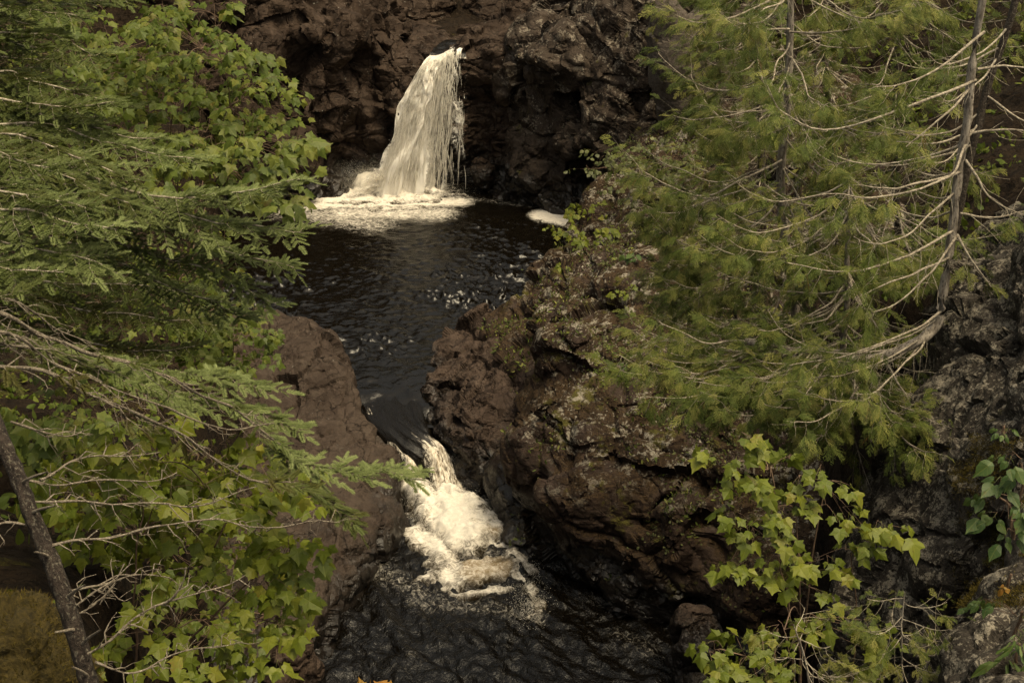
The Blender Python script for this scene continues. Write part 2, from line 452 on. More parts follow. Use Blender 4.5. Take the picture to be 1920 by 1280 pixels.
def mat_simple(name, c0, c1, rough=.8, scale=8, bump=.3, bdist=.02, attr=None, spec=.3, c2=None, zs=1.0, transl=0.0, objrand=False, ramp=None):
    m, n, l, out = nt(name)
    P = N_obj(n)
    if zs != 1.0:
        mp = n.new('ShaderNodeMapping'); mp.inputs['Scale'].default_value = (1, 1, zs); l.new(P, mp.inputs[0]); P = mp.outputs[0]
    a = N_noise(n, l, P, scale, 6, .65)
    f = N_map(n, l, a, .3, .7)
    if attr:
        t = n.new('ShaderNodeAttribute'); t.attribute_name = attr; f0 = t.outputs['Fac']
        f = N_math(n, l, 'ADD', N_math(n, l, 'MULTIPLY', f0, .85), N_math(n, l, 'MULTIPLY', f, .15), True)
    elif objrand:
        t = n.new('ShaderNodeObjectInfo'); f0 = t.outputs['Random']
        f = N_math(n, l, 'ADD', N_math(n, l, 'MULTIPLY', f0, .85), N_math(n, l, 'MULTIPLY', f, .15), True)
    if ramp:
        r = n.new('ShaderNodeValToRGB'); e = r.color_ramp.elements
        while len(e) < len(ramp): e.new(.5)
        for el, (p, c) in zip(e, ramp): el.position = p; el.color = (*c, 1)
        l.new(f, r.inputs[0]); col = r.outputs[0]
    else:
        col = N_mix(n, l, f, c0, c1)
    if c2 is not None:
        col = N_mix(n, l, N_map(n, l, N_noise(n, l, P, scale * 3.1, 5, .7), .52, .64), col, c2)
    if objrand and ramp:
        sx = n.new('ShaderNodeSeparateXYZ'); l.new(N_obj(n), sx.inputs[0])
        ay = N_math(n, l, 'ABSOLUTE', sx.outputs[1])
        rib = N_map(n, l, ay, .008, .03, 1, 0)
        sv = N_math(n, l, 'ABSOLUTE', N_math(n, l, 'SUBTRACT', N_math(n, l, 'FRACT', N_math(n, l, 'MULTIPLY', N_math(n, l, 'SUBTRACT', sx.outputs[0], N_math(n, l, 'MULTIPLY', ay, .75)), 5.0)), .5))
        vein = N_math(n, l, 'MAXIMUM', rib, N_map(n, l, sv, .0, .09, .7, 0))
        col = N_mix(n, l, N_math(n, l, 'MULTIPLY', vein, .35), col, (.20, .21, .06))
        ofs = n.new('ShaderNodeVectorMath'); ofs.operation = 'ADD'; l.new(N_obj(n), ofs.inputs[0]); cx = n.new('ShaderNodeCombineXYZ')
        l.new(N_math(n, l, 'MULTIPLY', f0, 37.0), cx.inputs[2]); l.new(cx.outputs[0], ofs.inputs[1])
        sp_ = N_noise(n, l, ofs.outputs[0], 3.5, 4, .6)
        col = N_mix(n, l, N_map(n, l, sp_, .60, .72, 0, .7), col, (.085, .055, .016))
        col = N_mix(n, l, N_map(n, l, N_noise(n, l, ofs.outputs[0], 1.4, 2), .3, .7, 0, .35), col, (.035, .055, .01))
    bs = n.new('ShaderNodeBsdfPrincipled'); bs.inputs['Roughness'].default_value = rough; bs.inputs['Specular IOR Level'].default_value = spec
    l.new(col, bs.inputs['Base Color'])
    if bump > 0: l.new(N_bump(n, l, a, bump, bdist), bs.inputs['Normal'])
    if transl > 0:
        tr = n.new('ShaderNodeBsdfTranslucent'); l.new(N_mix(n, l, .5, col, (.10, .11, .01)), tr.inputs[0])
        mx = n.new('ShaderNodeMixShader'); mx.inputs[0].default_value = transl
        l.new(bs.outputs[0], mx.inputs[1]); l.new(tr.outputs[0], mx.inputs[2]); l.new(mx.outputs[0], out.inputs[0])
    else:
        l.new(bs.outputs[0], out.inputs[0])
    return m

def mat_water(name, scale=(1, 1, 1), bump=.25, froth=(.66, .61, .53)):
    m, n, l, out = nt(name)
    geo = n.new('ShaderNodeNewGeometry'); P = geo.outputs['Position']
    mp = n.new('ShaderNodeMapping'); mp.inputs['Scale'].default_value = scale; l.new(P, mp.inputs[0])
    at_ = n.new('ShaderNodeAttribute'); at_.attribute_name = 'foam'
    tn = n.new('ShaderNodeAttribute'); tn.attribute_name = 'tan'
    w1 = N_noise(n, l, mp.outputs[0], 5, 5, .6, .8); w2 = N_noise(n, l, mp.outputs[0], 18, 3, .5, .3)
    fn = N_noise(n, l, mp.outputs[0], 7, 9, .74, 1.1)
    fac = N_math(n, l, 'ADD', at_.outputs['Fac'], N_math(n, l, 'MULTIPLY', N_math(n, l, 'SUBTRACT', fn, .5), 1.9))
    fac = N_map(n, l, fac, .12, 1.0)
    fac = N_math(n, l, 'MULTIPLY', fac, N_map(n, l, at_.outputs['Fac'], .03, .25))
    bs = n.new('ShaderNodeBsdfPrincipled')
    l.new(N_mix(n, l, tn.outputs['Fac'], (.003, .0022, .0013), (.20, .145, .08)), bs.inputs['Base Color'])
    bs.inputs['Roughness'].default_value = .07; bs.inputs['IOR'].default_value = 1.33
    hh = N_math(n, l, 'ADD', w1, N_math(n, l, 'MULTIPLY', w2, .3))
    l.new(N_bump(n, l, hh, bump, .05), bs.inputs['Normal'])
    fo = n.new('ShaderNodeBsdfPrincipled'); fo.inputs['Roughness'].default_value = .8; fo.inputs['Specular IOR Level'].default_value = .15
    l.new(N_mix(n, l, N_map(n, l, fn, .3, .7), tuple(x * .72 for x in froth), froth), fo.inputs['Base Color'])
    fo.inputs['Subsurface Weight'].default_value = 0.0
    l.new(N_bump(n, l, fn, .3, .03), fo.inputs['Normal'])
    mx = n.new('ShaderNodeMixShader'); l.new(fac, mx.inputs[0]); l.new(bs.outputs[0], mx.inputs[1]); l.new(fo.outputs[0], mx.inputs[2])
    l.new(mx.outputs[0], out.inputs[0])
    return m
def mat_fall(name):
    """aerated falling water: white threads over clear gaps, laid along the flow (uv-like attributes across, down)"""
    m, n, l, out = nt(name)
    a = n.new('ShaderNodeAttribute'); a.attribute_name = 'across'
    d = n.new('ShaderNodeAttribute'); d.attribute_name = 'down'
    k = n.new('ShaderNodeAttribute'); k.attribute_name = 'cover'
    cb = n.new('ShaderNodeCombineXYZ')
    l.new(N_math(n, l, 'MULTIPLY', a.outputs['Fac'], 7.0), cb.inputs[0]); l.new(N_math(n, l, 'MULTIPLY', d.outputs['Fac'], 2.2), cb.inputs[1])
    s1 = N_noise(n, l, cb.outputs[0], 2.2, 8, .72, .5); s2 = N_noise(n, l, cb.outputs[0], 7.5, 4, .7, .3)
    s = N_math(n, l, 'ADD', N_math(n, l, 'MULTIPLY', s1, .65), N_math(n, l, 'MULTIPLY', s2, .35))
    al = N_math(n, l, 'ADD', k.outputs['Fac'], N_math(n, l, 'MULTIPLY', N_math(n, l, 'SUBTRACT', s, .5), 2.6))
    al = N_map(n, l, al, .25, .8)
    col = N_mix(n, l, N_map(n, l, s, .30, .58), (.52, .44, .33), (.88, .84, .76))
    col = N_mix(n, l, N_map(n, l, d.outputs['Fac'], 1.6, 4.0, 0, .75), col, (.86, .83, .77))      # more air in it the further it has fallen
    bs = n.new('ShaderNodeBsdfPrincipled'); bs.inputs['Roughness'].default_value = .45; bs.inputs['Specular IOR Level'].default_value = .3
    l.new(col, bs.inputs['Base Color']); l.new(N_bump(n, l, s, .5, .06), bs.inputs['Normal'])
    tl = n.new('ShaderNodeBsdfTranslucent'); l.new(col, tl.inputs[0]); m2 = n.new('ShaderNodeMixShader'); m2.inputs[0].default_value = .22
    l.new(bs.outputs[0], m2.inputs[1]); l.new(tl.outputs[0], m2.inputs[2]); bs = m2
    tr = n.new('ShaderNodeBsdfTransparent'); mx = n.new('ShaderNodeMixShader')
    l.new(al, mx.inputs[0]); l.new(tr.outputs[0], mx.inputs[1]); l.new(bs.outputs[0], mx.inputs[2]); l.new(mx.outputs[0], out.inputs[0])
    return m

def mat_chute(name):
    m, n, l, out = nt(name)
    a = n.new('ShaderNodeAttribute'); a.attribute_name = 'across'
    d = n.new('ShaderNodeAttribute'); d.attribute_name = 'down'
    k = n.new('ShaderNodeAttribute'); k.attribute_name = 'foam'
    cb = n.new('ShaderNodeCombineXYZ')
    l.new(N_math(n, l, 'MULTIPLY', a.outputs['Fac'], 10.0), cb.inputs[0]); l.new(N_math(n, l, 'MULTIPLY', d.outputs['Fac'], 3.0), cb.inputs[1])
    s = N_noise(n, l, cb.outputs[0], 2.0, 9, .7, .6)
    f = N_math(n, l, 'ADD', k.outputs['Fac'], N_math(n, l, 'MULTIPLY', N_math(n, l, 'SUBTRACT', s, .5), 2.0))
    f = N_math(n, l, 'MULTIPLY', N_map(n, l, f, .3, .95), N_map(n, l, k.outputs['Fac'], .02, .3))
    bs = n.new('ShaderNodeBsdfPrincipled'); bs.inputs['Base Color'].default_value = (.004, .003, .002, 1); bs.inputs['Roughness'].default_value = .08; bs.inputs['IOR'].default_value = 1.33
    l.new(N_bump(n, l, s, .5, .06), bs.inputs['Normal'])
    fo = n.new('ShaderNodeBsdfPrincipled'); fo.inputs['Roughness'].default_value = .7; fo.inputs['Specular IOR Level'].default_value = .2
    l.new(N_mix(n, l, N_map(n, l, s, .35, .62), (.30, .23, .15), (.66, .61, .53)), fo.inputs['Base Color']); l.new(N_bump(n, l, s, .4, .05), fo.inputs['Normal'])
    mx = n.new('ShaderNodeMixShader'); l.new(f, mx.inputs[0]); l.new(bs.outputs[0], mx.inputs[1]); l.new(fo.outputs[0], mx.inputs[2]); l.new(mx.outputs[0], out.inputs[0])
    return m

M = {}
M['far_rock'] = mat_rock('far_rock', (0.0262, 0.0165, 0.0115), (0.0455, 0.0302, 0.0215), (0.0699, 0.0495, 0.0367), lichen=.1, wet=1.9, scale=.8, fct=1.0)
M['right_rock'] = mat_rock('lichen_rock', (0.0252, 0.0176, 0.0128), (0.0437, 0.0318, 0.0239), (0.0672, 0.0512, 0.0397), lichen=.72, lichen_col=(.20, .17, .135), wet=1.9, moss=.15, fct=.9, scale=.8, lz=3.2)
M['slab_rock'] = mat_rock('pale_slab_rock', (.07, .056, .045), (.09, .074, .061), (.12, .10, .083), lichen=.5, lichen_col=(.165, .145, .12), moss=.3, scale=3, fct=.3)
M['bluff_rock'] = mat_rock('bluff_rock', (0.0235, 0.0146, 0.0111), (0.0403, 0.0265, 0.0203), (0.0605, 0.0423, 0.0326), lichen=.78, lichen_col=(.28, .25, .20), soil=.75, moss=.35, wet=.9, fct=.6, scale=.8, lz=2.1)
M['knob_rock'] = mat_rock('knob_rock', (0.0391, 0.0257, 0.0190), (0.0616, 0.0420, 0.0318), (0.0860, 0.0616, 0.0482), lichen=.02, wet=.9, scale=1.2, fct=1.0)
M['shoulder_rock'] = mat_rock('shoulder_rock', (0.0331, 0.0225, 0.0170), (0.0521, 0.0374, 0.0286), (0.0727, 0.0547, 0.0426), lichen=.03, wet=.35, scale=.9, fct=.55)
M['near_rock'] = mat_rock('near_rock', (0.0320, 0.0264, 0.0211), (0.0527, 0.0445, 0.0360), (0.0824, 0.0708, 0.0589), lichen=.9, lichen_col=(.27, .24, .19), scale=2.0, lichen_sc=2.6, moss=.2, fct=.6)
M['soil'] = mat_rock('soil', (.010, .0065, .004), (.020, .0125, .007), (.032, .021, .012), moss=.12, scale=2.0, rough=.95)
M['moss'] = mat_simple('moss', (.020, .015, .003), (.060, .042, .009), .95, 34, .9, .03)
M['water_upper'] = mat_water('pool_water', (.9, 1.3, 1), .35)
M['water_lower'] = mat_water('gorge_water', (1.3, 1.0, 1), 1.0)
M['fall'] = mat_fall('falling_water')
M['chute'] = mat_chute('chute_water')
M['drop'] = mat_simple('spray', (.55, .51, .43), (.72, .68, .60), .5, 5, 0)

# ------------------------------------------------------------------ terrain: both banks of the gorge as one sheet
def lerpk(y, ks):
    k = np.array(ks, float); return np.interp(y, k[:, 0], k[:, 1])
XL = [(-10, -1.9), (5, -1.75), (8, -2.1), (12, -3.1), (16, -4.0), (20, -4.9), (24, -5.8), (30, -6.0), (35, -7.2), (42, -9.0), (46, -9.5), (60, -6), (90, -6)]
XR = [(-10, 2.4), (5, 2.4), (8, 3.0), (12, 4.6), (16, 5.4), (20, 5.4), (24, 5.2), (30, 5.2), (38, 6), (46, 7), (60, 5), (90, 5)]
HL = [(-10, 14), (5, 12.2), (10, 10.6), (15, 8.0), (20, 5.4), (24, 3.2), (30, 2.4), (36, 3.2), (42, 6), (46, 9), (60, 10), (90, 14)]
HR = [(-10, 14), (5, 11.6), (8, 11.2), (12, 10.0), (16, 9.6), (20, 8.2), (24, 5.0), (30, 4.6), (36, 5.0), (42, 6.5), (46, 9), (60, 11), (90, 15)]
FL = [(-10, -1), (47.4, -1), (48.5, 5.0), (58, 7.0), (70, 13), (90, 22)]
def ground_z(X, Y):
    xl, xr = lerpk(Y, XL), lerpk(Y, XR)
    sL, sR = xl - X, X - xr
    fl = lerpk(Y, FL)
    slL = 0.55 + 0 * Y
    slR = lerpk(Y, [(0, .5), (12, .7), (20, .95), (30, .7), (40, .7), (90, .5)])
    zl = lerpk(Y, HL) + slL * np.maximum(sL, 0) ** .92
    zr = lerpk(Y, HR) + slR * np.maximum(sR, 0) ** .95
    z = fl + (np.maximum(zl, fl) - fl) * sstep(-.1, 1.1, sL) + (np.maximum(zr, fl) - fl) * sstep(-.1, 1.1, sR)
    return z
gx = np.arange(-32, 32.01, .25); gy = np.arange(-8, 90.01, .25)
GX, GY = np.meshgrid(gx, gy, indexing='ij')
GZ = ground_z(GX, GY)
GP = np.stack([GX, GY, GZ], -1).reshape(-1, 3)
GP[:, 2] += .35 * fbm(GP * .5, 4) + .05 * fbm(GP * 3, 2)
GP[:, 0] += .3 * fbm(GP * .6 + 40, 3)
i0 = (np.arange(len(gx) - 1)[:, None] * len(gy) + np.arange(len(gy) - 1)[None]).ravel()
GF = np.stack([i0, i0 + len(gy), i0 + len(gy) + 1, i0 + 1], 1)
tag(put('terrain', GP, GF, M['soil']), 'dark brown forest soil of the gorge banks under the trees', kind='structure')
# ------------------------------------------------------------------ bedrock
def mass(poly, tops, zb, k=.6, batter=.12, extra=None, sm=.05, z0=0.0):
    """a block of bedrock: plan outline, top surface through surveyed points, leaning sides, rounded shoulders"""
    P = [p[:2] for p in poly]; T = [tuple(t) for t in tops]
    def f(X, Y, Z):
        d = poly_sdf(X + 0 * Y, Y + 0 * X, P); t = rbf(T, X + 0 * Y, Y + 0 * X, sm)
        g = np.sqrt(1 + sum(x * x for x in np.gradient(t[:, :, 0], X[1, 0, 0] - X[0, 0, 0], axis=(0, 1)))) [:, :, None]
        g = np.minimum(g, 1.8)
        a = (d + batter * (Z - z0)) / math.sqrt(1 + batter ** 2)
        b = (Z - t) / g
        D = smax(a, b, k)
        if extra: D = extra(D, X, Y, Z)
        return D
    return f
def build_rock(name, mat, label, field, lo, hi, h, cat='rock', kind=None, **kw):
    V, Q = rock(field, lo, hi, h, **kw)
    o = put(name, V, Q, mat, smooth=cat in ('moss',))
    tag(o, label, cat if kind is None else None, None, kind)
    return o, V, Q

# the big bluff on the right bank
bl_poly = [onz(948, 990, 0), onz(958, 1018, 0), onz(1010, 1056, 0), onz(1060, 1085, 0), onz(1100, 1108, 0), onz(1180, 1160, 0), onz(1262, 1208, 0), (3.7, 22.3), (4.6, 21.8), (9.5, 21.5), (9.5, 43), (5.5, 42.6), (3.1, 41.2),
           (2.2, 39.6), (1.35, 38.0), (.75, 36.6), (.0, 35.6), (-.9, 34.9), (-1.2, 33.5), (-.35, 31.5), (.0, 29.8), (-.1, 28.4)]
bl_top = [at(1000, 650, 31.2), at(1010, 760, 28.6), at(985, 850, 27.7), at(1060, 790, 27.0), at(1180, 820, 26.0), at(1300, 862, 25.2), at(1400, 930, 24.3), at(1100, 700, 28.6), at(1050, 600, 31.6), at(1000, 560, 34.0),
          at(960, 590, 34.3), at(1150, 560, 31.6), at(1100, 470, 35.0), at(1040, 470, 36.6), at(1150, 400, 37.2), at(1090, 375, 38.4), at(1130, 335, 39.6), at(1300, 650, 28.0), at(1300, 450, 33.0), at(1300, 330, 37.5),
          at(1500, 600, 27.0), at(1500, 300, 34.0), at(1700, 300, 30.0), at(1600, 800, 24.5)]
def bl_extra(D, X, Y, Z):
    # the smooth buttress at the corner over the foam, and a few swells of the front face
    D = smin(D, ell(X, Y, Z, (.42, 27.6, .4), (.62, .95, 2.5), .2), .35)
    c = at(1120, 930, 25.6); D = smin(D, ell(X, Y, Z, c, (1.3, .9, 1.1), .5), .5)
    c = at(1300, 1010, 24.2); D = smin(D, ell(X, Y, Z, c, (1.2, .9, 1.5), .5), .5)
    c = at(1205, 850, 25.9); D = smin(D, ell(X, Y, Z, c, (1.1, .6, .42), .4), .25)
    c = at(1060, 655, 29.9); D = smin(D, ell(X, Y, Z, c, (.8, .9, .55)), .3)
    c = at(1090, 880, 26.9); D = smax(D, -ell(X, Y, Z, c, (.5, .8, .35), .4), .25)
    c = at(1250, 930, 25.6); D = smax(D, -ell(X, Y, Z, c, (.7, .5, .2), .5), .25)
    return D
BL = build_rock('rock_bluff', M['bluff_rock'], 'big brown rock bluff right of the lower pool, its rim spotted with pale lichen', mass(bl_poly, bl_top, 0, .7, .10, bl_extra),
                (-1.6, 20.9, -.7), (9.2, 42.8, 9.0), .10, big=(.55, .34), chip=((2.1, 0.30), (0.75, 0.085), (.32, .025)), seed=2.0, bill=((.35, .2),), ledge=(1.0, .09))

# the knobbly boulder between the two pools
kn_poly = [onz(800, 648, 1.2), onz(779, 690, 1.15), onz(783, 740, 1.0), onz(795, 790, .8), onz(838, 850, .5), onz(862, 905, .1), onz(915, 935, 0), onz(945, 945, 0), (.5, 28.6), (.7, 31), (.2, 34.2), (-.8, 35.0), (-1.7, 34.9)]
kn_top = [at(820, 650, 33.7), at(800, 690, 32.4), at(850, 660, 33.0), at(900, 640, 33.2), at(1000, 625, 32.4), at(830, 740, 30.9), at(900, 700, 31.2), at(900, 790, 29.4), at(860, 800, 29.5), at(960, 740, 30.0), at(960, 850, 28.6)]
build_rock('rounded_boulder', M['knob_rock'], 'rounded knobbly brown boulder squeezing the outflow between the two pools', mass(kn_poly, kn_top, 0, .5, .05),
           (-2.9, 27.9, -.6), (1.1, 35.5, 3.4), .075, big=(.9, .16), chip=((0.95, 0.13), (0.38, 0.05), (.17, .014)), strata=(1, 1, 1.7), seed=5.0, bill=((.7, .08),), ledge=(.42, .06))

# the shoulder on the left of the outflow, and the smooth wall below it
sh_poly = [onz(480, 585, 1.2), onz(540, 603, 1.2), onz(598, 622, 1.2), onz(640, 672, 1.2), onz(672, 730, 1.1), onz(700, 790, .8), onz(735, 850, .5), onz(768, 920, .1), onz(780, 990, 0), onz(757, 1022, 0), onz(724, 1062, 0), onz(650, 1150, 0),
           onz(592, 1226, 0), onz(530, 1300, 0), (-5.3, 20.0), (-9.5, 20.0), (-9.5, 36.0)]
sh_top = [at(520, 612, 34.6), at(580, 640, 33.3), at(620, 680, 32.2), at(650, 725, 31.2), at(690, 800, 29.8), at(600, 760, 30.6), at(735, 868, 28.6), at(560, 700, 32.0), at(655, 880, 28.0), at(560, 990, 25.8), at(520, 800, 29.8), at(500, 1100, 23.8), at(400, 900, 28), at(400, 640, 34), at(450, 1200, 22.3)]
build_rock('rock_shoulder', M['shoulder_rock'], 'sloping brown rock shoulder left of the outflow, ending in a smooth wall', mass(sh_poly, sh_top, 0, .45, .13),
           (-8.6, 19.6, -.6), (-1.6, 36.2, 4.4), .10, big=(.6, .2), chip=((1.5, 0.15), (0.55, 0.04), (.22, .012)), strata=(1.3, .8, 1.2), seed=9.0, bill=((.45, .12),), ledge=(.8, .07))

# the wall left of the upper fall, hollowed by the water
lw_poly = [(-13, 41.5), onz(420, 402, 1.2), onz(500, 390, 1.2), onz(562, 383, 1.2), onz(600, 378, 1.2), onz(660, 366, 1.2), (-3.7, 46.9), (-3.3, 48.4), (-3.9, 51), (-6, 56), (-15, 56)]
lw_top = [at(450, -60, 45.0), at(560, -40, 46.5), at(640, 10, 48), at(700, 30, 49), at(720, 60, 48.4), at(760, 80, 47.8), at(700, -10, 53), at(780, 20, 51), (-12, 45, 8.5), (-12, 54, 11), (-6.5, 54, 9.0)]
def lw_extra(D, X, Y, Z):
    for px, py, Y0, r, k in ((655, 300, 45.9, (1.25, 1.1, 1.15), .35), (605, 330, 45.2, (.38, .8, .95), .15), (690, 130, 46.6, (.75, .7, .9), .4), (560, 225, 45.0, (.5, .6, .35), .2)):
        D = smax(D, -ell(X, Y, Z, at(px, py, Y0), r, .2), k)
    for px, py, Y0, r, k in ((570, 330, 45.1, (.42, .55, 1.3), .2), (590, 205, 45.5, (1.5, .75, .5), .3), (500, 90, 45.2, (1.3, .9, 1.0), .5), (640, 60, 46.6, (1.2, .9, .7), .4), (720, 190, 47.0, (.7, .6, .5), .25), (430, 180, 44.6, (.9, .8, 1.4), .4)):
        D = smin(D, ell(X, Y, Z, at(px, py, Y0), r, .15), k)
    return D
build_rock('rock_wall', M['far_rock'], 'tall dark brown rock wall left of the upper waterfall with a wet hollow at its foot', mass(lw_poly, lw_top, 0, .8, .05, lw_extra),
           (-12.5, 41.8, .2), (-3.0, 55.5, 10.2), .10, big=(.5, .40), chip=((2.2, 0.34), (0.8, 0.11), (.35, .03)), strata=(1, 1, .7), seed=13.0, bill=((.34, .22),), ledge=(1.0, .2))

# the ledge the water falls over, and the rocks upstream
lp_poly = [(-4.6, 47.0), (-3.2, 46.9), (-2.4, 47.05), (-1.5, 47.0), (-.9, 46.7), (.4, 46.5), (1.6, 47.5), (3, 62), (-9, 62), (-5.2, 48.5)]
lp_top = [at(835, 97, 47.3), at(800, 100, 47.6), at(868, 98, 47.3), at(905, 98, 47.1), at(940, 90, 47.4), at(905, 70, 48.6), at(955, 62, 49.0), at(860, 62, 50.0), at(760, 70, 49.6), at(700, 45, 51), at(800, 40, 52), at(880, 30, 53), at(950, 20, 53), at(850, -10, 57), at(960, -30, 57), (-8, 58, 8), (2.5, 58, 8)]
def lp_extra(D, X, Y, Z):
    D = smax(D, -ell(X, Y, Z, at(845, 96, 47.3) + np.array([0, .3, .28]), (.50, 1.6, .42), -.3), .12)      # the notch
    D = smin(D, ell(X, Y, Z, at(925, 92, 47.5), (.8, .6, .22)), .1)
    D = smin(D, ell(X, Y, Z, at(900, 63, 49.3), (.45, .45, .24)), .08)
    for px, py, Y0, r in ((790, 18, 53, (1.3, 1.0, .9)), (700, 22, 51.5, (1.2, 1.0, .8)), (925, 12, 53.5, (1.2, 1.0, .75)), (985, 25, 51.5, (.8, .7, .6)), (855, 2, 56, (1.6, 1.0, 1.0)), (960, -10, 57, (1.5, 1, 1.1)), (740, -10, 57, (1.8, 1, 1.3)), (1050, -12, 57, (1.5, 1, 1.2))):
        D = smin(D, ell(X, Y, Z, at(px, py, Y0), r, .2), .25)
    D = smax(D, -ell(X, Y, Z, at(900, 250, 47.0), (.5, .5, 1.7)), .3)
    return D
build_rock('waterfall_ledge', M['far_rock'], 'dark rock ledge behind the upper waterfall with pale flat slabs beside the lip', mass(lp_poly, lp_top, 0, .3, .03, lp_extra),
           (-7.5, 46.2, .2), (2.6, 60, 9.2), .11, big=(.6, .14), chip=((1.4, 0.16), (0.5, 0.05)), strata=(1, 1, 1.8), seed=17.0, cat='rock ledge', bill=((.6, .08),), ledge=(.5, .08))

# the bulging lichen rock right of the fall
rr_poly = [onz(885, 364, 1.2), onz(915, 378, 1.2), onz(965, 378, 1.2), onz(1010, 389, 1.2), onz(1048, 402, 1.2), (2.2, 43.4), (4, 42), (9.5, 41), (10, 60), (1.8, 60), (.6, 50), (-.3, 48)]
rr_top = [at(962, 95, 46.6), at(985, 50, 47.3), at(1020, 10, 48.5), at(1060, -30, 49), at(1060, 60, 46), at(1150, -40, 46), at(1240, -60, 45), at(900, 190, 46.3), at(930, 120, 46.9), at(1300, -80, 45), (8, 50, 10), (3, 56, 9), (8, 43, 8.5)]
def rr_extra(D, X, Y, Z):
    for px, py, Y0, r, k, ro in ((1090, 95, 45.2, (1.9, 1.3, 1.2), .4, .2), (1015, 120, 45.6, (.85, .9, .75), .25, 0), (1000, 300, 45.5, (1.0, .8, 1.0), .3, 0), (1020, 260, 45.4, (.5, .6, 1.2), .25, 0), (1160, 240, 43.9, (1.3, .9, 1.2), .35, .3),
                             (1225, 60, 43.8, (.9, .8, 1.6), .3, .2), (930, 330, 45.9, (.5, .5, .7), .2, 0)):
        D = smin(D, ell(X, Y, Z, at(px, py, Y0), r, ro), k)
    for px, py, Y0, r, k in ((960, 200, 45.4, (.35, .7, .75), .25), (1075, 190, 44.4, (1.0, .5, .3), .2), (1100, 290, 44.0, (.4, .6, .9), .3), (925, 250, 45.9, (.35, .6, 1.2), .25)):
        D = smax(D, -ell(X, Y, Z, at(px, py, Y0), r, .1), k)
    return D
build_rock('lichen_rock', M['right_rock'], 'bulging lichen spotted rock mass overhanging the pool right of the upper waterfall', mass(rr_poly, rr_top, 0, .7, .06, rr_extra),
           (-1.8, 40.7, .2), (8.4, 54.5, 10.2), .10, big=(.6, .30), chip=((2.0, 0.32), (0.75, 0.10), (.33, .03)), strata=(1, 1, 1.0), seed=21.0, bill=((.38, .2),), ledge=(.9, .14))

# the pale slab leaning at the upper end of the bluff
sl_c = at(1262, 140, 40.6)
def slab_f(X, Y, Z):
    return smin(ell(X, Y, Z, sl_c, (.75, .8, 2.3), .5, .16), ell(X, Y, Z, sl_c + np.array([.9, .6, -.6]), (1.1, .9, 2.4), .3), .3)
build_rock('pale_slab', M['slab_rock'], 'pale grey leaning rock slab behind the cedars above the pool', slab_f, sl_c - 3.2, sl_c + 3.4, .10, big=(.8, .1), chip=((1.05, 0.043), (0.38, 0.010)), seed=3.0, bill=((.8, .06),), ledge=None)

# near walls on the right
nw_poly = [at(1640, 1060, 12.4), at(1615, 960, 13.4), at(1650, 850, 14.6), (5.3, 16.5), (11, 17.5), (11, 11.5), (5.4, 10.9), (4.4, 11.4)]
nw_top = [at(1665, 850, 14.0), at(1720, 760, 14.2), at(1700, 860, 13.2), at(1800, 580, 14.6), at(1850, 520, 14.6), at(1920, 480, 14.8), at(1800, 700, 13.4), at(1850, 640, 13.2), at(1920, 700, 12.4), at(1720, 950, 12.6), at(1820, 800, 12.2)]
OC = build_rock('rock_outcrop', M['near_rock'], 'rugged grey rock outcrop with lichen patches under the tall cedar on the right', mass(nw_poly, nw_top, 0, .5, .06, z0=10),
           (3.0, 10.3, 7.0), (8.0, 17.2, 14.5), .07, big=(.9, .22), chip=((1.0, 0.16), (0.36, 0.05), (.15, .014)), strata=(1.6, 1, .8), seed=31.0, bill=((.6, .14),), ledge=(.8, .07))
nr_poly = [at(1745, 1300, 7.6), at(1765, 1190, 8.4), at(1800, 1130, 9.0), at(1830, 1050, 9.6), (4.6, 10.6), (7, 10.6), (7, 6.2), (2.6, 6.2)]
nr_top = [at(1775, 1235, 8.3), at(1800, 1180, 8.7), at(1850, 1130, 9.0), at(1920, 1060, 9.2), at(1920, 1200, 8.2), at(1860, 980, 9.8), at(1960, 900, 10), at(1800, 1300, 7.6)]
FG = build_rock('foreground_rock', M['near_rock'], 'pale grey foreground rock below the leafy herbs at the lower right corner', mass(nr_poly, nr_top, 0, .35, .3, z0=11),
           (2.0, 6.4, 9.6), (5.6, 10.6, 14.0), .05, big=(1.2, .12), chip=((0.60, 0.043), (0.21, 0.011)), strata=(1.6, 1, .8), seed=37.0, bill=((1.4, .10), (3.5, .05)), ledge=None)
# small brown rocks standing at the waterline
for (px, py, Y, r, lb, sd) in ((1300, 1225, 22.3, (.55, .6, 1.0), 'small dark brown rock at the right edge of the lower pool', 1.),
                               (548, 1262, 20.5, (.5, .6, 1.1), 'small brown rock at the left edge of the lower pool below the maple', 4.),
                               (905, 325, 46.0, (.35, .3, .55), 'small wet boulder standing right of the foot of the upper waterfall', 6.)):
    c = at(px, py, Y)
    fb = (lambda c, r: (lambda X, Y, Z: ell(X, Y, Z, c, r, .3)))(c, r)
    build_rock('boulder', M['knob_rock'] if sd < 5 else M['far_rock'], lb, fb, c - np.array(r) * 1.5, c + np.array(r) * 1.5, .06, cat='boulder', bill=((1.6, .1),), ledge=None, big=(1.2, .12), chip=((0.60, 0.050), (0.22, 0.015)), seed=sd)
# mossy mounds
for (px, py, Y, r, lb) in ((10, 1300, 6.6, (.50, .6, .52), 'large mossy boulder in the lower left corner beside the leaning trunk'),):
    c = at(px, py, Y)
    fb = (lambda c, r: (lambda X, Y, Z: ell(X, Y, Z, c, r, .3)))(c, r)
    build_rock('mossy_mound', M['moss'], lb, fb, c - np.array(r) * 1.6, c + np.array(r) * 1.6, .035 if r[0] > .3 else .02, cat='moss', bill=((4., .05), (12, .012)), ledge=None, big=(1.7, .15), chip=((.25, .05), (.1, .015)), seed=px * .1, fine=.008, sub=1)

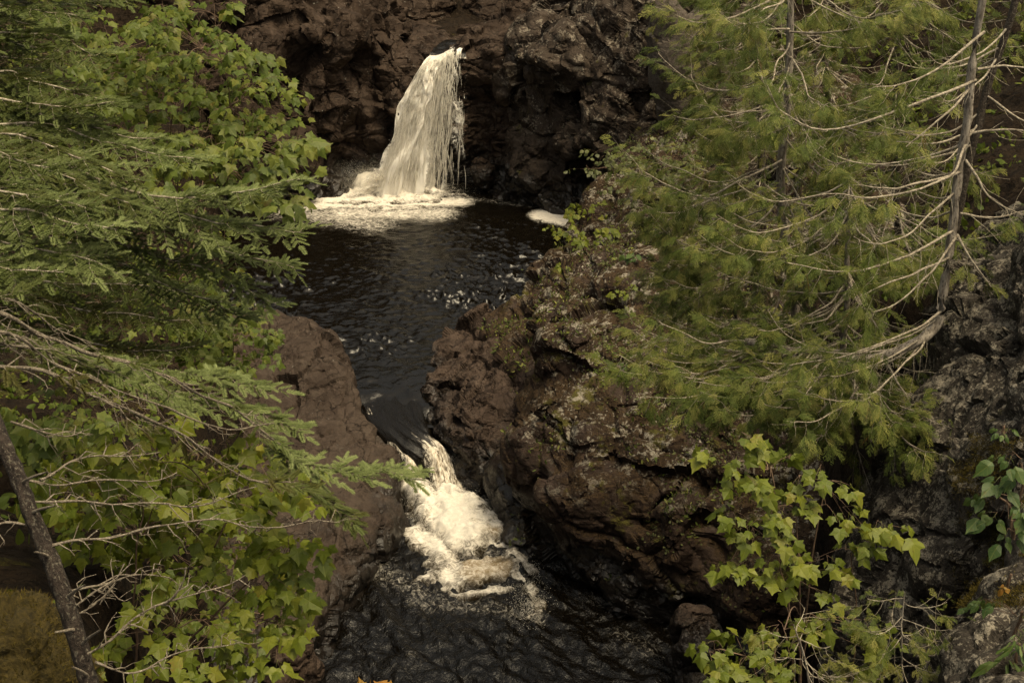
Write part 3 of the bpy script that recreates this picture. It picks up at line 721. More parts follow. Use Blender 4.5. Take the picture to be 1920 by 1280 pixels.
# ------------------------------------------------------------------ water
def grid(x0, x1, y0, y1, h):
    xs = np.arange(x0, x1 + h / 2, h); ys = np.arange(y0, y1 + h / 2, h)
    X, Y = np.meshgrid(xs, ys, indexing='ij')
    i = (np.arange(len(xs) - 1)[:, None] * len(ys) + np.arange(len(ys) - 1)[None]).ravel()
    return X.ravel(), Y.ravel(), np.stack([i, i + len(ys), i + len(ys) + 1, i + 1], 1)
def capsule(X, Y, a, b, r):
    ax, ay = a[0], a[1]; ex, ey = b[0] - ax, b[1] - ay
    t = np.clip(((X - ax) * ex + (Y - ay) * ey) / (ex * ex + ey * ey + 1e-9), 0, 1)
    return np.sqrt((X - ax - ex * t) ** 2 + (Y - ay - ey * t) ** 2) / r
def soft(d): return np.clip(1.25 - d, 0, 1)
def waves(X, Y, w, amp, stretch, seed):
    P = np.stack([X / w, Y / w * stretch, np.full_like(X, seed)], 1)
    P = P + .35 * np.stack([fbm(P * .7 + 9, 2), fbm(P * .7 + 50, 2), 0 * X], 1)
    return amp * ((1 - np.abs(vnoise(P)) * 2) + .5 * vnoise(P * 2.3 + 4) + .25 * vnoise(P * 5.1 + 8))
# upper pool
CH = [onz(728, 706, 1.20), onz(735, 735, 1.15), onz(748, 775, 1.04), onz(780, 812, .88), onz(818, 845, .62), onz(836, 890, .26), onz(846, 935, -.06)]
X, Y, Q = grid(-9.4, 3.4, 30.4, 47.6, .045)
dfall = np.hypot(X + 3.6, (Y - 46.0) * 1.2)
def chop(X, Y, w, amp, st, seed):
    P = np.stack([X / w, Y / w * st, 0 * X + seed], 1)
    P = P + .5 * np.stack([fbm(P * .45 + 9, 2), fbm(P * .45 + 50, 2), 0 * X], 1)
    return amp * (vnoise(P) + .55 * vnoise(P @ _q * 2.1 + 4) + .3 * vnoise(P @ _q * 4.3 + 8))
calm = .35 + .9 * sstep(-.35, .5, fbm(np.stack([X * .25, Y * .35, 0 * X + 4], 1), 2))
quiet = sstep(31.2, 34.0, Y)
calm = calm * (.12 + .88 * quiet)
Z = 1.2 + calm * chop(X, Y, .23, .020 + .012 * sstep(43, 36, Y), 1.25, 3.0) + calm * (.075 + .05 * sstep(43, 36, Y)) * np.maximum(0, chop(X, Y, .25, 1.0, 1.7, 41.0) - .18) + chop(X, Y, 1.0, .02, 1.1, 8.0) + .05 * np.exp(-dfall / 1.6) * fbm(np.stack([X * 2.2, Y * 2.2, 0 * X], 1), 3)
_cc = catmull(CH, 200)[::-1]
Z += np.minimum(0, np.interp(Y, _cc[:, 1], _cc[:, 2]) - 1.2) + .01 - .20 * sstep(31.9, 30.5, Y) - .04 * sstep(32.4, 31.4, Y) * fbm(np.stack([X * 2.5, Y * 2.5, 0 * X + 2], 1), 2)
foam = 1.0 * np.exp(-np.maximum(dfall - .8, 0) / .6) * (Y < 46.9)
foam = np.maximum(foam, .95 * soft(capsule(X, Y, onz(560, 385, 1.2), onz(860, 378, 1.2), .6)))
foam = np.maximum(foam, .62 * soft(capsule(X, Y, onz(640, 400, 1.2), onz(820, 400, 1.2), .9)))
foam = np.maximum(foam, .45 * soft(capsule(X, Y, onz(540, 395, 1.2), onz(700, 420, 1.2), 1.0)))
foam = np.maximum(foam, .22 * soft(capsule(X, Y, onz(870, 372, 1.2), onz(1010, 388, 1.2), .28)))
sp = soft(capsule(X, Y, onz(1025, 405, 1.2), onz(1060, 412, 1.2), .62)); foam = np.maximum(foam, 1.5 * sp)
tag(put('water', np.stack([X, Y, Z], 1), Q, M['water_upper'], None, {'foam': foam, 'tan': 0 * X}), 'dark rippled water of the upper plunge pool', kind='structure')
# lower pool
X, Y, Q = grid(-6.2, 4.8, 18.6, 29.4, .05)
fl = np.stack([X * 1.0, Y * 1.0, 0 * X + 2], 1)
Z = chop(X + .5 * Y, Y, .36, .080, .6, 5.0) + chop(X, Y, .2, .016, .9, 25.0) + waves(X, Y, 1.5, .022, .8, 15.0)
cw = onz(860, 1010, 0)
dn = np.hypot(X - cw[0], Y - cw[1])
Z += .07 * np.exp(-dn / 1.8) * fbm(fl * 1.8, 3)
foam = .5 * soft(capsule(X, Y, onz(800, 970, 0), onz(920, 1060, 0), .8))
foam = np.maximum(foam, .36 * soft(capsule(X, Y, onz(690, 1060, 0), onz(790, 1110, 0), .5)))
foam = np.maximum(foam, .36 * soft(capsule(X, Y, onz(780, 1125, 0), onz(1000, 1150, 0), .45)))
foam = np.maximum(foam, .28 * soft(capsule(X, Y, onz(640, 1190, 0), onz(960, 1230, 0), 1.5)) * sstep(0, .6, fbm(fl * .9, 3)))
foam = np.maximum(foam, .30 * soft(capsule(X, Y, onz(1160, 1190, 0), onz(1230, 1230, 0), .4)))
foam = np.maximum(foam, .46 * soft(capsule(X, Y, onz(985, 1095, 0), onz(1010, 1160, 0), .3)))
foam = foam * .62 * (1 - .0 * X)
tan = 0 * X
tag(put('water', np.stack([X, Y, Z], 1), Q, M['water_lower'], None, {'foam': foam, 'tan': tan}), 'black swirling water of the lower pool between the rock walls', kind='structure')

# small droplets
_o = np.array([[1, 0, 0], [-1, 0, 0], [0, 1, 0], [0, -1, 0], [0, 0, 1], [0, 0, -1]], np.float32)
_of = np.array([[0, 2, 4], [2, 1, 4], [1, 3, 4], [3, 0, 4], [2, 0, 5], [1, 2, 5], [3, 1, 5], [0, 3, 5]])
def droplets(name, P, r, parent, stretch=None):
    n = len(P); Mx = np.zeros((n, 3, 4))
    for k in range(3): Mx[:, k, k] = r
    if stretch is not None: Mx[:, 2, 2] = r * stretch
    Mx[:, :, 3] = P
    V, Fc, A = instance(_o, _of, Mx, np.full(n, .6))
    o = put(name, V, Fc, M['drop'], parent, {'tint': A}); o['kind'] = 'stuff'
    return o

# ------------------------------------------------------------------ the upper waterfall
wf = empty('waterfall', (-3.0, 46.3, 1.2), 'tall white waterfall pouring over the ledge into the upper pool', 'waterfall')
def fall_path(u, t):
    """u across the lip 0 (left) .. 1 (right), t down 0..1.3"""
    back = np.maximum(-t, 0); t = np.maximum(t, 0)
    lipx = -2.74 + 1.09 * u + back * 2.5; lipz = 5.76 + .10 * u - .07 * np.sin(u * 5.5 + .6)
    # thrown left and towards the pool on the left, dropping straight on the right
    sdrop = .25 * t + .75 * t * t
    x = lipx - (2.0 * (1 - u) ** 1.15 - .12 * u) * sdrop ** .80
    y = 47.15 - .12 * (1 - u) - (.75 + .5 * (1 - u)) * t ** .75 + back * 11
    z = lipz + .05 * np.sin(np.clip(t * 8, 0, math.pi)) - (lipz - 1.15) * (.22 * t + .78 * t * t)
    return x, y, z
def fall_sheet(name, u0, u1, push, cov, nu=90, nv=170, seed=0.0):
    U, T0 = np.meshgrid(np.linspace(u0, u1, nu), np.linspace(-.07, 1, nv), indexing='ij')
    x, y, z = fall_path(U, T0); T = np.maximum(T0, 0)
    P = np.stack([U * 6 + seed, T * 3.2, 0 * U], -1)
    P2 = np.stack([U * 20 + seed, T * 11, 0 * U], -1)
    y = y - push - (.11 * fbm(P, 3) + .05 * fbm(P2, 2)) * np.minimum(1, T * 4 + .15)
    x = x + (.22 * fbm(P * .7 + 30, 3) + .04 * fbm(P2 + 3, 2)) * np.minimum(1, T * 2)
    cv = cov(U, T) - .9 * sstep(0, .07, -T0)
    # thin out at both side edges
    e = np.minimum((U - u0), (u1 - U)) / (u1 - u0)
    cv = cv - .8 * (1 - sstep(0, .16, e)) + .25 * fbm(P * 1.4 + 11, 3)
    i = (np.arange(nu - 1)[:, None] * nv + np.arange(nv - 1)[None]).ravel()
    Q = np.stack([i, i + 1, i + nv + 1, i + nv], 1)
    return put(name, np.stack([x, y, z], -1).reshape(-1, 3), Q, M['fall'], wf, {'across': U.ravel() * 1.0 + seed, 'down': (T0 * 4).ravel(), 'cover': cv.ravel()})
fall_sheet('water_sheet', 0.0, .62, 0.0, lambda U, T: 1.6 - .65 * sstep(.42, .62, U) + .25 * T, seed=0.0)
fall_sheet('water_sheet', 0.05, .55, .16, lambda U, T: .8 + .5 * T, seed=3.0)
fall_sheet('water_sheet', 0.42, 1.0, 0.02, lambda U, T: .24 + .28 * sstep(.90, .97, U) + .45 * (1 - sstep(0, .22, T)) + .22 * fbm(np.stack([U * 9, T * 3, 0 * U], -1), 2), seed=6.0)
# the stream that feeds the lip
_u, _v = np.meshgrid(np.linspace(-.62, .62, 24), np.linspace(0, 1, 30), indexing='ij')
_P = np.stack([-2.15 + _u * (1 - .35 * _v) + .3 * _v ** 2, 46.95 + 1.6 * _v, 5.765 + .12 * _v + .03 * fbm(np.stack([_u * 3, _v * 8, 0 * _u], -1), 3) - .10 * (1 - sstep(0, .12, _v))], -1)
_i = (np.arange(23)[:, None] * 30 + np.arange(29)[None]).ravel()
put('stream', _P.reshape(-1, 3), np.stack([_i, _i + 30, _i + 31, _i + 1], 1), M['chute'], wf, {'foam': (.6 - 5.0 * _v).clip(0, 1).ravel(), 'across': _u.ravel(), 'down': (_v * 3).ravel()})
# the fan of spray thrown left off the hidden ledge
def fan(nu=60, nv=50, seed=0., push=0.):
    A, Rr = np.meshgrid(np.linspace(.05, 1.45, nu), np.linspace(0, 1, nv), indexing='ij')
    tq = Rr * .62; v = 3.2 + .9 * fbm(np.stack([A * 3, 0 * A, 0 * A + seed], -1), 2)
    x = -4.25 - v * np.cos(A) * tq; z = 1.45 + v * np.sin(A) * tq - 4.9 * tq ** 2
    y = 45.95 - push - .5 * Rr + .12 * fbm(np.stack([A * 4, Rr * 3, 0 * A + seed], -1), 3)
    i = (np.arange(nu - 1)[:, None] * nv + np.arange(nv - 1)[None]).ravel()
    return put('spray_fan', np.stack([x, y, z], -1).reshape(-1, 3), np.stack([i, i + 1, i + nv + 1, i + nv], 1), M['fall'], wf,
               {'across': (A * 1.2 + seed).ravel(), 'down': (Rr * 1.6).ravel(), 'cover': (.85 - .85 * Rr - .5 * (1 - sstep(0, .3, A - .05)) * 0).ravel()})
fan(seed=1.0); fan(seed=4.0, push=.2); fan(seed=9.0, push=-.15)
b = Bag(4)
for k in range(1900):
    u = .75 * rng.random() ** 1.3 + (.25 * rng.random() if rng.random() < .25 else 0); t0 = rng.random() * .9; L = rng.uniform(.04, .17)
    t = np.linspace(t0, min(1.0, t0 + L), 12)
    uu = u + .05 * np.sin(t * rng.uniform(6, 25) + rng.random() * 6) * rng.uniform(.1, .7)
    x, y, z = fall_path(uu, t)
    y = y - rng.uniform(.02, .36) * (1 - .6 * u)
    r = rng.uniform(.004, .012) * np.sin(np.linspace(.15, math.pi - .1, 12))
    V, Fq = tube(np.stack([x, y, z], 1), r, 4); b.add(V, Fq, rng.random())
b.put('water_strands', M['drop'], wf)['kind'] = 'stuff'
n = 3500
u = rng.random(n) ** 1.4; t = rng.random(n) ** .6
x, y, z = fall_path(u, t)
P = np.stack([x + rng.normal(0, .10, n), y - np.abs(rng.normal(0, .16, n)), z + rng.normal(0, .05, n)], 1)
# spray thrown left off the hidden ledge, and the boil at the foot
n2 = 12000
jet = rng.integers(0, 60, n2); jr = np.random.default_rng(4)
jang = jr.normal(.85, .33, 60)[jet] + rng.normal(0, .07, n2); jv = jr.uniform(1.6, 4.6, 60)[jet] * rng.uniform(.85, 1.1, n2); tm = rng.random(n2) ** .8 * .62
P2 = np.stack([-4.55 - jv * np.cos(jang) * tm * 1.05 + rng.normal(0, .04, n2), 46.0 - jr.uniform(0, 1.2, 60)[jet] * tm + rng.normal(0, .05, n2), 1.5 + jv * np.sin(jang) * tm - 4.9 * tm ** 2 + rng.normal(0, .05, n2) + .15], 1)
n3 = 7000
P3 = np.stack([rng.normal(-3.9, .95, n3), rng.normal(45.6, .35, n3), 1.22 + np.abs(rng.normal(0, .22, n3))], 1)
PA = np.concatenate([P, P2, P3]); PA = PA[PA[:, 2] > 1.15]
droplets('spray', PA, rng.uniform(.002, .0045, len(PA)), wf, 1.4)
def mound(name, parent, mat, cx, cy, rx, ry, hgt, z0, h, seed, rot=0.0, rough=.5, low=.06):
    X, Y, Q = grid(-rx, rx, -ry, ry, h)
    rr = np.sqrt((X / rx) ** 2 + (Y / ry) ** 2)
    P = np.stack([X, Y, 0 * X + seed], 1)
    k = np.clip(1 - rr, 0, 1)
    Z = hgt * k ** .8 * (1 + rough * fbm(P * 2.2, 4)) + .12 * hgt * fbm(P * 9, 3) * k ** .4 + .10 * hgt * ridged(P * 4, 2) * k - low
    c, s_ = math.cos(rot), math.sin(rot)
    V = np.stack([cx + X * c - Y * s_, cy + X * s_ + Y * c, z0 + Z], 1)
    keep = (rr[Q] < 1).any(1)
    return put(name, V, Q[keep], mat, parent, {'foam': np.clip(.5 + 1.0 * k + .35 * fbm(P * 3, 3), .1, 1.4), 'tan': 0 * X + .3})
M['foam'] = mat_water('white_foam', (1.2, 1.2, 1.2), .4, (.68, .63, .55))
def froth(name, parent, mat, x0, x1, y0, y1, z0, h, caps, seed, domes=(), turb=.07, low=.05):
    """a sheet of boiling white water: heights and coverage from soft capsules, broken up by turbulence"""
    X, Y, Q = grid(x0, x1, y0, y1, h)
    wx = .16 * fbm(np.stack([X * 2.3, Y * 2.3, 0 * X + seed], 1), 3); wy = .16 * fbm(np.stack([X * 2.3, Y * 2.3, 0 * X + seed + 7], 1), 3)
    k = np.zeros_like(X); H = np.zeros_like(X)
    for (a, b_, r, w, hh) in caps:
        s_ = np.clip(1.0 - capsule(X + wx, Y + wy, a, b_, r * 1.55), 0, 1); s_ = s_ * s_ * (3 - 2 * s_)
        k = np.maximum(k, w * s_); H = np.maximum(H, hh * s_)
    tan = np.zeros_like(X)
    for (a, b_, r, hh) in domes:
        s_ = np.clip(1.1 - capsule(X + wx * .7, Y + wy * .7, a, b_, r), 0, 1)
        H = H + hh * s_ * (2 - s_); k = k * (1 - .5 * sstep(0, .6, s_)) + .18 * sstep(0, .6, s_); tan = np.maximum(tan, sstep(0, .8, s_))
    P = np.stack([X, Y, 0 * X + seed], 1); on = sstep(.05, .5, k)
    Z = z0 + H + on * (turb * fbm(P * 2.6, 3) * (1 - .7 * tan) + .015 * fbm(P * 9, 3) * (1 - .5 * tan)) - low * (1 - on) * 1.6
    keep = (k[Q] > .02).any(1)
    return put(name, np.stack([X, Y, Z], 1), Q[keep], mat, parent, {'foam': k * (.95 + .35 * fbm(P * 3.1, 3)), 'tan': np.maximum(tan, .15 * on)})
oz = lambda px, py: onz(px, py, 1.2)
froth('foam', wf, M['foam'], -7.0, -1.0, 43.6, 46.9, 1.2, .03, [(oz(690, 352), oz(790, 350), .55, 1.5, .55), (oz(620, 368), oz(700, 362), .35, 1.2, .2), (oz(790, 355), oz(815, 362), .3, 1.1, .2), (oz(600, 376), oz(805, 374), .46, 1.0, .08),
      (oz(725, 344), oz(770, 344), .5, 1.6, .9), (oz(700, 392), oz(780, 390), .3, .6, .03), (oz(850, 368), oz(884, 370), .10, .5, .06), (oz(570, 384), oz(620, 380), .22, .6, .03)], 3.0, turb=.03)

# ------------------------------------------------------------------ the lower cascade
cs = empty('cascade', (-1.9, 28.9, 0), 'short foaming cascade dropping through the rock gap into the lower pool', 'cascade')
# chute: a tongue of dark water that tips over and breaks white on its right side
def chute(path, ks, seed, white, nu=46, n=110, wv=.05):
    ctr = catmull(path, n); q = np.linspace(0, 1, n)
    wid = np.interp(q, [k[0] for k in ks], [k[1] for k in ks])
    T = np.gradient(ctr, axis=0); S = np.stack([T[:, 1], -T[:, 0], 0 * T[:, 0]], 1); S /= np.linalg.norm(S, axis=1, keepdims=True)
    uu = np.linspace(-.5, .5, nu); tt = q[:, None] + 0 * uu[None]; U2 = uu[None] + 0 * tt
    V = ctr[:, None] + S[:, None] * (wid[:, None] * uu[None])[..., None]
    nz = np.stack([U2 * 7, tt * 3.0, 0 * tt + seed], -1)
    V[..., 2] += wv * fbm(nz, 3) * (.4 + tt) + wv * ridged(nz * 2 + 3, 2) * sstep(.45, .8, tt) + .10 * (1 - (U2 * 2) ** 2) * sstep(.2, .6, tt) - .05 - .30 * (2 * np.abs(U2)) ** 5
    fm = white(U2, tt) + .25 * fbm(nz, 3) * sstep(.3, .5, tt)
    i = (np.arange(n - 1)[:, None] * nu + np.arange(nu - 1)[None]).ravel()
    put('chute', V.reshape(-1, 3), np.stack([i, i + 1, i + nu + 1, i + nu], 1), M['chute'], cs, {'foam': np.clip(fm, 0, 1.2).ravel(), 'across': (U2 * wid[:, None]).ravel() + seed, 'down': (tt * 4).ravel()})
    return ctr, S, wid
ctr, S, wid = chute(CH, [(0, 2.3), (.3, 1.8), (.45, 1.3), (.7, .9), (1, .95)], 0.0,
                    lambda U, t: sstep(.50, .70, t) * .74 * (1 - .5 * sstep(.3, .5, np.abs(U))))
chute([onz(690, 752, 1.10), onz(712, 785, .96), onz(742, 825, .74), onz(765, 862, .48), onz(780, 905, .16), onz(795, 940, -.06)], [(0, .5), (.4, .62), (.8, .6), (1, .7)], 7.0,
      lambda U, t: .40 * sstep(.0, .1, t) + .30 * sstep(.55, .8, t) + .35 * (1 - sstep(.0, .3, np.abs(U + .1))) * sstep(0, .08, t), nu=30)
o0 = lambda px, py: onz(px, py, 0)
froth('foam', cs, M['foam'], -3.4, .9, 23.9, 29.3, 0.0, .025, [(o0(832, 960), o0(875, 1005), .75, 1.45, .42), (o0(782, 922), o0(800, 975), .42, .95, .40), (o0(850, 930), o0(880, 960), .40, 1.2, .34), (o0(915, 975), o0(945, 1010), .36, .85, .18),
      (o0(785, 1000), o0(845, 1085), .40, .85, .12), (o0(850, 1032), o0(960, 1028), .22, .85, .12), (o0(955, 1030), o0(990, 1095), .26, .72, .08), (o0(865, 1108), o0(990, 1104), .15, .66, .05), (o0(985, 1095), o0(1008, 1150), .2, .55, .03),
      (o0(800, 1085), o0(860, 1112), .24, .62, .05), (o0(900, 940), o0(940, 965), .2, .5, .05), (o0(885, 1068), o0(930, 1068), .5, .42, .05)], 2.0,
      domes=[(o0(888, 1070), o0(928, 1068), .46, .13), (o0(905, 1010), o0(925, 1008), .26, .08)])
n = 1200
k = rng.integers(80, 110, n)
P = ctr[k] + S[k] * (wid[k] * rng.uniform(-.5, .5, n))[:, None] + np.abs(rng.normal(0, .07, (n, 3)))
n2 = 2500
c = onz(840, 965, 0)
P2 = np.stack([rng.normal(c[0], .42, n2), rng.normal(c[1], .5, n2), np.abs(rng.normal(.2, .16, n2))], 1)
n3 = 1500; c = onz(990, 1110, 0)
P3 = np.stack([rng.normal(c[0], .2, n3), rng.normal(c[1], .6, n3), np.abs(rng.normal(.0, .05, n3))], 1)
P = np.concatenate([P, P2, P3])
droplets('spray', P, rng.uniform(.003, .008, len(P)), cs, 1.2)
# ------------------------------------------------------------------ plants: materials and templates
M['bark_grey'] = mat_simple('pale_bark', (.11, .09, .07), (.40, .35, .29), .9, 18, .8, .03, c2=(.07, .055, .045), zs=.3)
M['bark_dark'] = mat_simple('dark_bark', (.028, .02, .015), (.065, .05, .039), .9, 26, .9, .03, c2=(.15, .13, .105))
M['twig'] = mat_simple('lichen_twig', (.14, .115, .085), (.40, .35, .275), .9, 20, .4, .01, c2=(.055, .04, .03))
M['dead_limb'] = mat_simple('dead_limb', (.055, .042, .031), (.17, .14, .105), .9, 30, .6, .012, c2=(.27, .24, .19))
M['bark_lichen'] = mat_simple('lichened_bark', (.012, .008, .006), (.048, .035, .027), .95, 17, 1.0, .08, c2=(.12, .105, .08), zs=.6)
M['twig_red'] = mat_simple('young_twig', (.075, .045, .03), (.16, .105, .07), .7, 12, .2, .01)
FIR = [(0, (.050, .036, .010)), (.25, (.054, .060, .015)), (.6, (.082, .104, .033)), (1, (.175, .205, .080))]
CED = [(0, (.105, .060, .018)), (.06, (.040, .034, .008)), (.2, (.034, .050, .010)), (.55, (.072, .098, .020)), (1, (.20, .19, .055))]
MAP = [(0, (.062, .085, .009)), (.4, (.100, .125, .013)), (.8, (.150, .165, .020)), (.95, (.16, .15, .025)), (1, (.22, .10, .028))]
MAP2 = [(0, (.048, .075, .013)), (.5, (.080, .108, .019)), (.85, (.13, .15, .028)), (.95, (.12, .11, .025)), (1, (.16, .075, .03))]
HRB = [(0, (.025, .055, .014)), (.6, (.045, .085, .022)), (1, (.085, .125, .03))]
SHB = [(0, (.040, .045, .016)), (.6, (.080, .090, .035)), (1, (.15, .15, .065))]
AUT = [(0, (.26, .09, .018)), (.5, (.32, .15, .03)), (1, (.24, .14, .03))]
def leafmats(k, ramp, tr=.25):
    M[k + '_a'] = mat_simple(k + '_foliage', None, None, .6, 9, 0, attr='tint', ramp=ramp, transl=tr, spec=.15)
    M[k + '_o'] = mat_simple(k + '_leaf', None, None, .5, 9, 0, objrand=True, ramp=ramp, transl=tr, spec=.25)
for k, r, t in (('fir', FIR, .12), ('cedar', CED, .2), ('maple', MAP, .3), ('upper_maple', MAP2, .3), ('herb', HRB, .25), ('shrub', SHB, .25), ('autumn', AUT, .3)): leafmats(k, r, t)

M['moss_blade'] = mat_simple('moss_blades', None, None, .8, 9, 0, attr='tint', spec=.1, transl=.15, ramp=[(0, (.028, .020, .005)), (.5, (.07, .052, .012)), (1, (.13, .10, .024))])
def T_fir(seed):
    """one shoot: twig of length 1 with flat needles along both sides and on top"""
    g = np.random.default_rng(seed); V = []; Fc = []
    def needle(b, d, L, w):
        d = unit(d); s = unit(np.cross(d, [0, 0, 1.0])) * w
        k = len(V); V.extend([b - s, b + s, b + d * L]); Fc.append([k, k + 1, k + 2])
    for i in range(17):
        x = .04 + .92 * i / 16
        for sd in (-1, 1):
            needle(np.array([x, 0, 0.]), [g.uniform(.45, .8), sd, g.uniform(-.05, .35)], g.uniform(.27, .34) * (1 - .25 * x), .036)
        if i % 1 == 0:
            needle(np.array([x, 0, 0.]), [g.uniform(.6, 1), g.uniform(-.6, .6), .8], g.uniform(.20, .27), .036)
    for a in (-.7, -.25, .25, .7):
        needle(np.array([.97, 0, 0.]), [1, a, .1], .25, .036)
    k = len(V); V.extend([np.array(v) for v in ([0, -.02, 0], [0, .02, 0], [1, 0, 0.])]); Fc.append([k, k + 1, k + 2])
    return np.array(V), np.array(Fc)
def T_cedar(seed):
    """a flat drooping fan of scale-leaved twiglets, length 1"""
    g = np.random.default_rng(seed); V = []; Fc = []; tv = []
    def strip(a, d, L, w, t):
        d = unit(d); s = unit(np.cross(d, [0, 0, 1.0])); k = len(V)
        m = a + d * L * .5
        V.extend([a - s * w * .6, a + s * w * .6, m + s * w, m - s * w, a + d * L]); Fc.extend([[k, k + 1, k + 2], [k, k + 2, k + 3], [k + 3, k + 2, k + 4]]); tv.extend([t - .12, t - .12, t, t, t + .12])
    def droop(x): return -.35 * x * x
    n = 7
    for i in range(n):
        x = .08 + .84 * i / (n - 1)
        p = np.array([x, 0, droop(x)])
        for sd in (-1, 1):
            if g.random() < .12: continue
            L = .50 * (1 - x) ** .7 * g.uniform(.65, 1.25) + .12
            d = np.array([g.uniform(.9, 1.4), sd * g.uniform(.5, .8), g.uniform(-.5, 0)])
            strip(p, d, L, .016, .1)
            for j in range(int(L / .13)):
                q = p + unit(d) * L * (.3 + .65 * j / max(1, int(L / .13)))
                s2 = -1 if (j + i) % 2 else 1
                strip(q, [1.0, sd * .6 + s2 * .7, g.uniform(-.5, .1)], .17 * g.uniform(.6, 1.3), .016, .12)
    strip(np.array([0, 0, 0.]), [1, 0, -.2], 1.02, .016, -.1)
    return np.array(V), np.array(Fc), np.array(tv)
def T_leaf(kind, seed):
    g = np.random.default_rng(seed)
    if kind == 'maple':
        h = [(0, .02), (-.07, .17), (-.02, .31), (.10, .29), (.20, .35), (.28, .40), (.43, .53), (.46, .38), (.50, .27), (.60, .25), (.70, .21), (.80, .11), (1, 0)]
    elif kind == 'ovate':
        h = [(0, .02), (.06, .16), (.2, .27), (.4, .30), (.6, .23), (.8, .11), (1, 0)]
    elif kind == 'round':
        h = [(0, .03), (.1, .24), (.3, .37), (.55, .38), (.8, .24), (1, 0)]
    else:
        h = [(0, .03), (.2, .10), (.5, .14), (.8, .08), (1, 0)]
    h = np.array(h); h[1:-1] += g.normal(0, .02, h[1:-1].shape); h[:, 1] *= g.uniform(.95, 1.25)
    o = np.concatenate([h, (h[1:-1] * [1, -1])[::-1]])
    fold, dr = g.uniform(.0, .6), g.uniform(.0, .7)
    def z(x, y): return -fold * abs(y) * .8 - dr * max(x, 0) ** 2 + .03 * math.sin(9 * y + seed)
    mid = [(.28, 0), (.62, 0)] if kind != 'maple' else [(.28, 0)]
    V = [(x, y, z(x, y)) for x, y in o] + [(.28, 0, z(.28, 0) + .01)]
    c = len(o); n = len(o)
    Fc = [[c, i, (i + 1) % n][::-1] for i in range(n)]
    k = len(V)           # leaf stalk
    V += [(-.55, -.012, .16), (-.55, .012, .16), (.02, 0, 0)]; Fc.append([k, k + 1, k + 2])
    return np.array(V, float), np.array(Fc)
TF = [T_fir(s) for s in range(3)]
TC = [T_cedar(s) for s in range(4)]

def wobble(P, amp, f=3.0):
    P = np.array(P, float); s = rng.random(3) * 50
    L = np.linspace(0, 1, len(P))[:, None]
    d = np.stack([fbm(P * f + s, 2), fbm(P * f + s + 20, 2), fbm(P * f + s + 40, 2)], 1)
    return P + amp * d * np.minimum(1, L * 4)

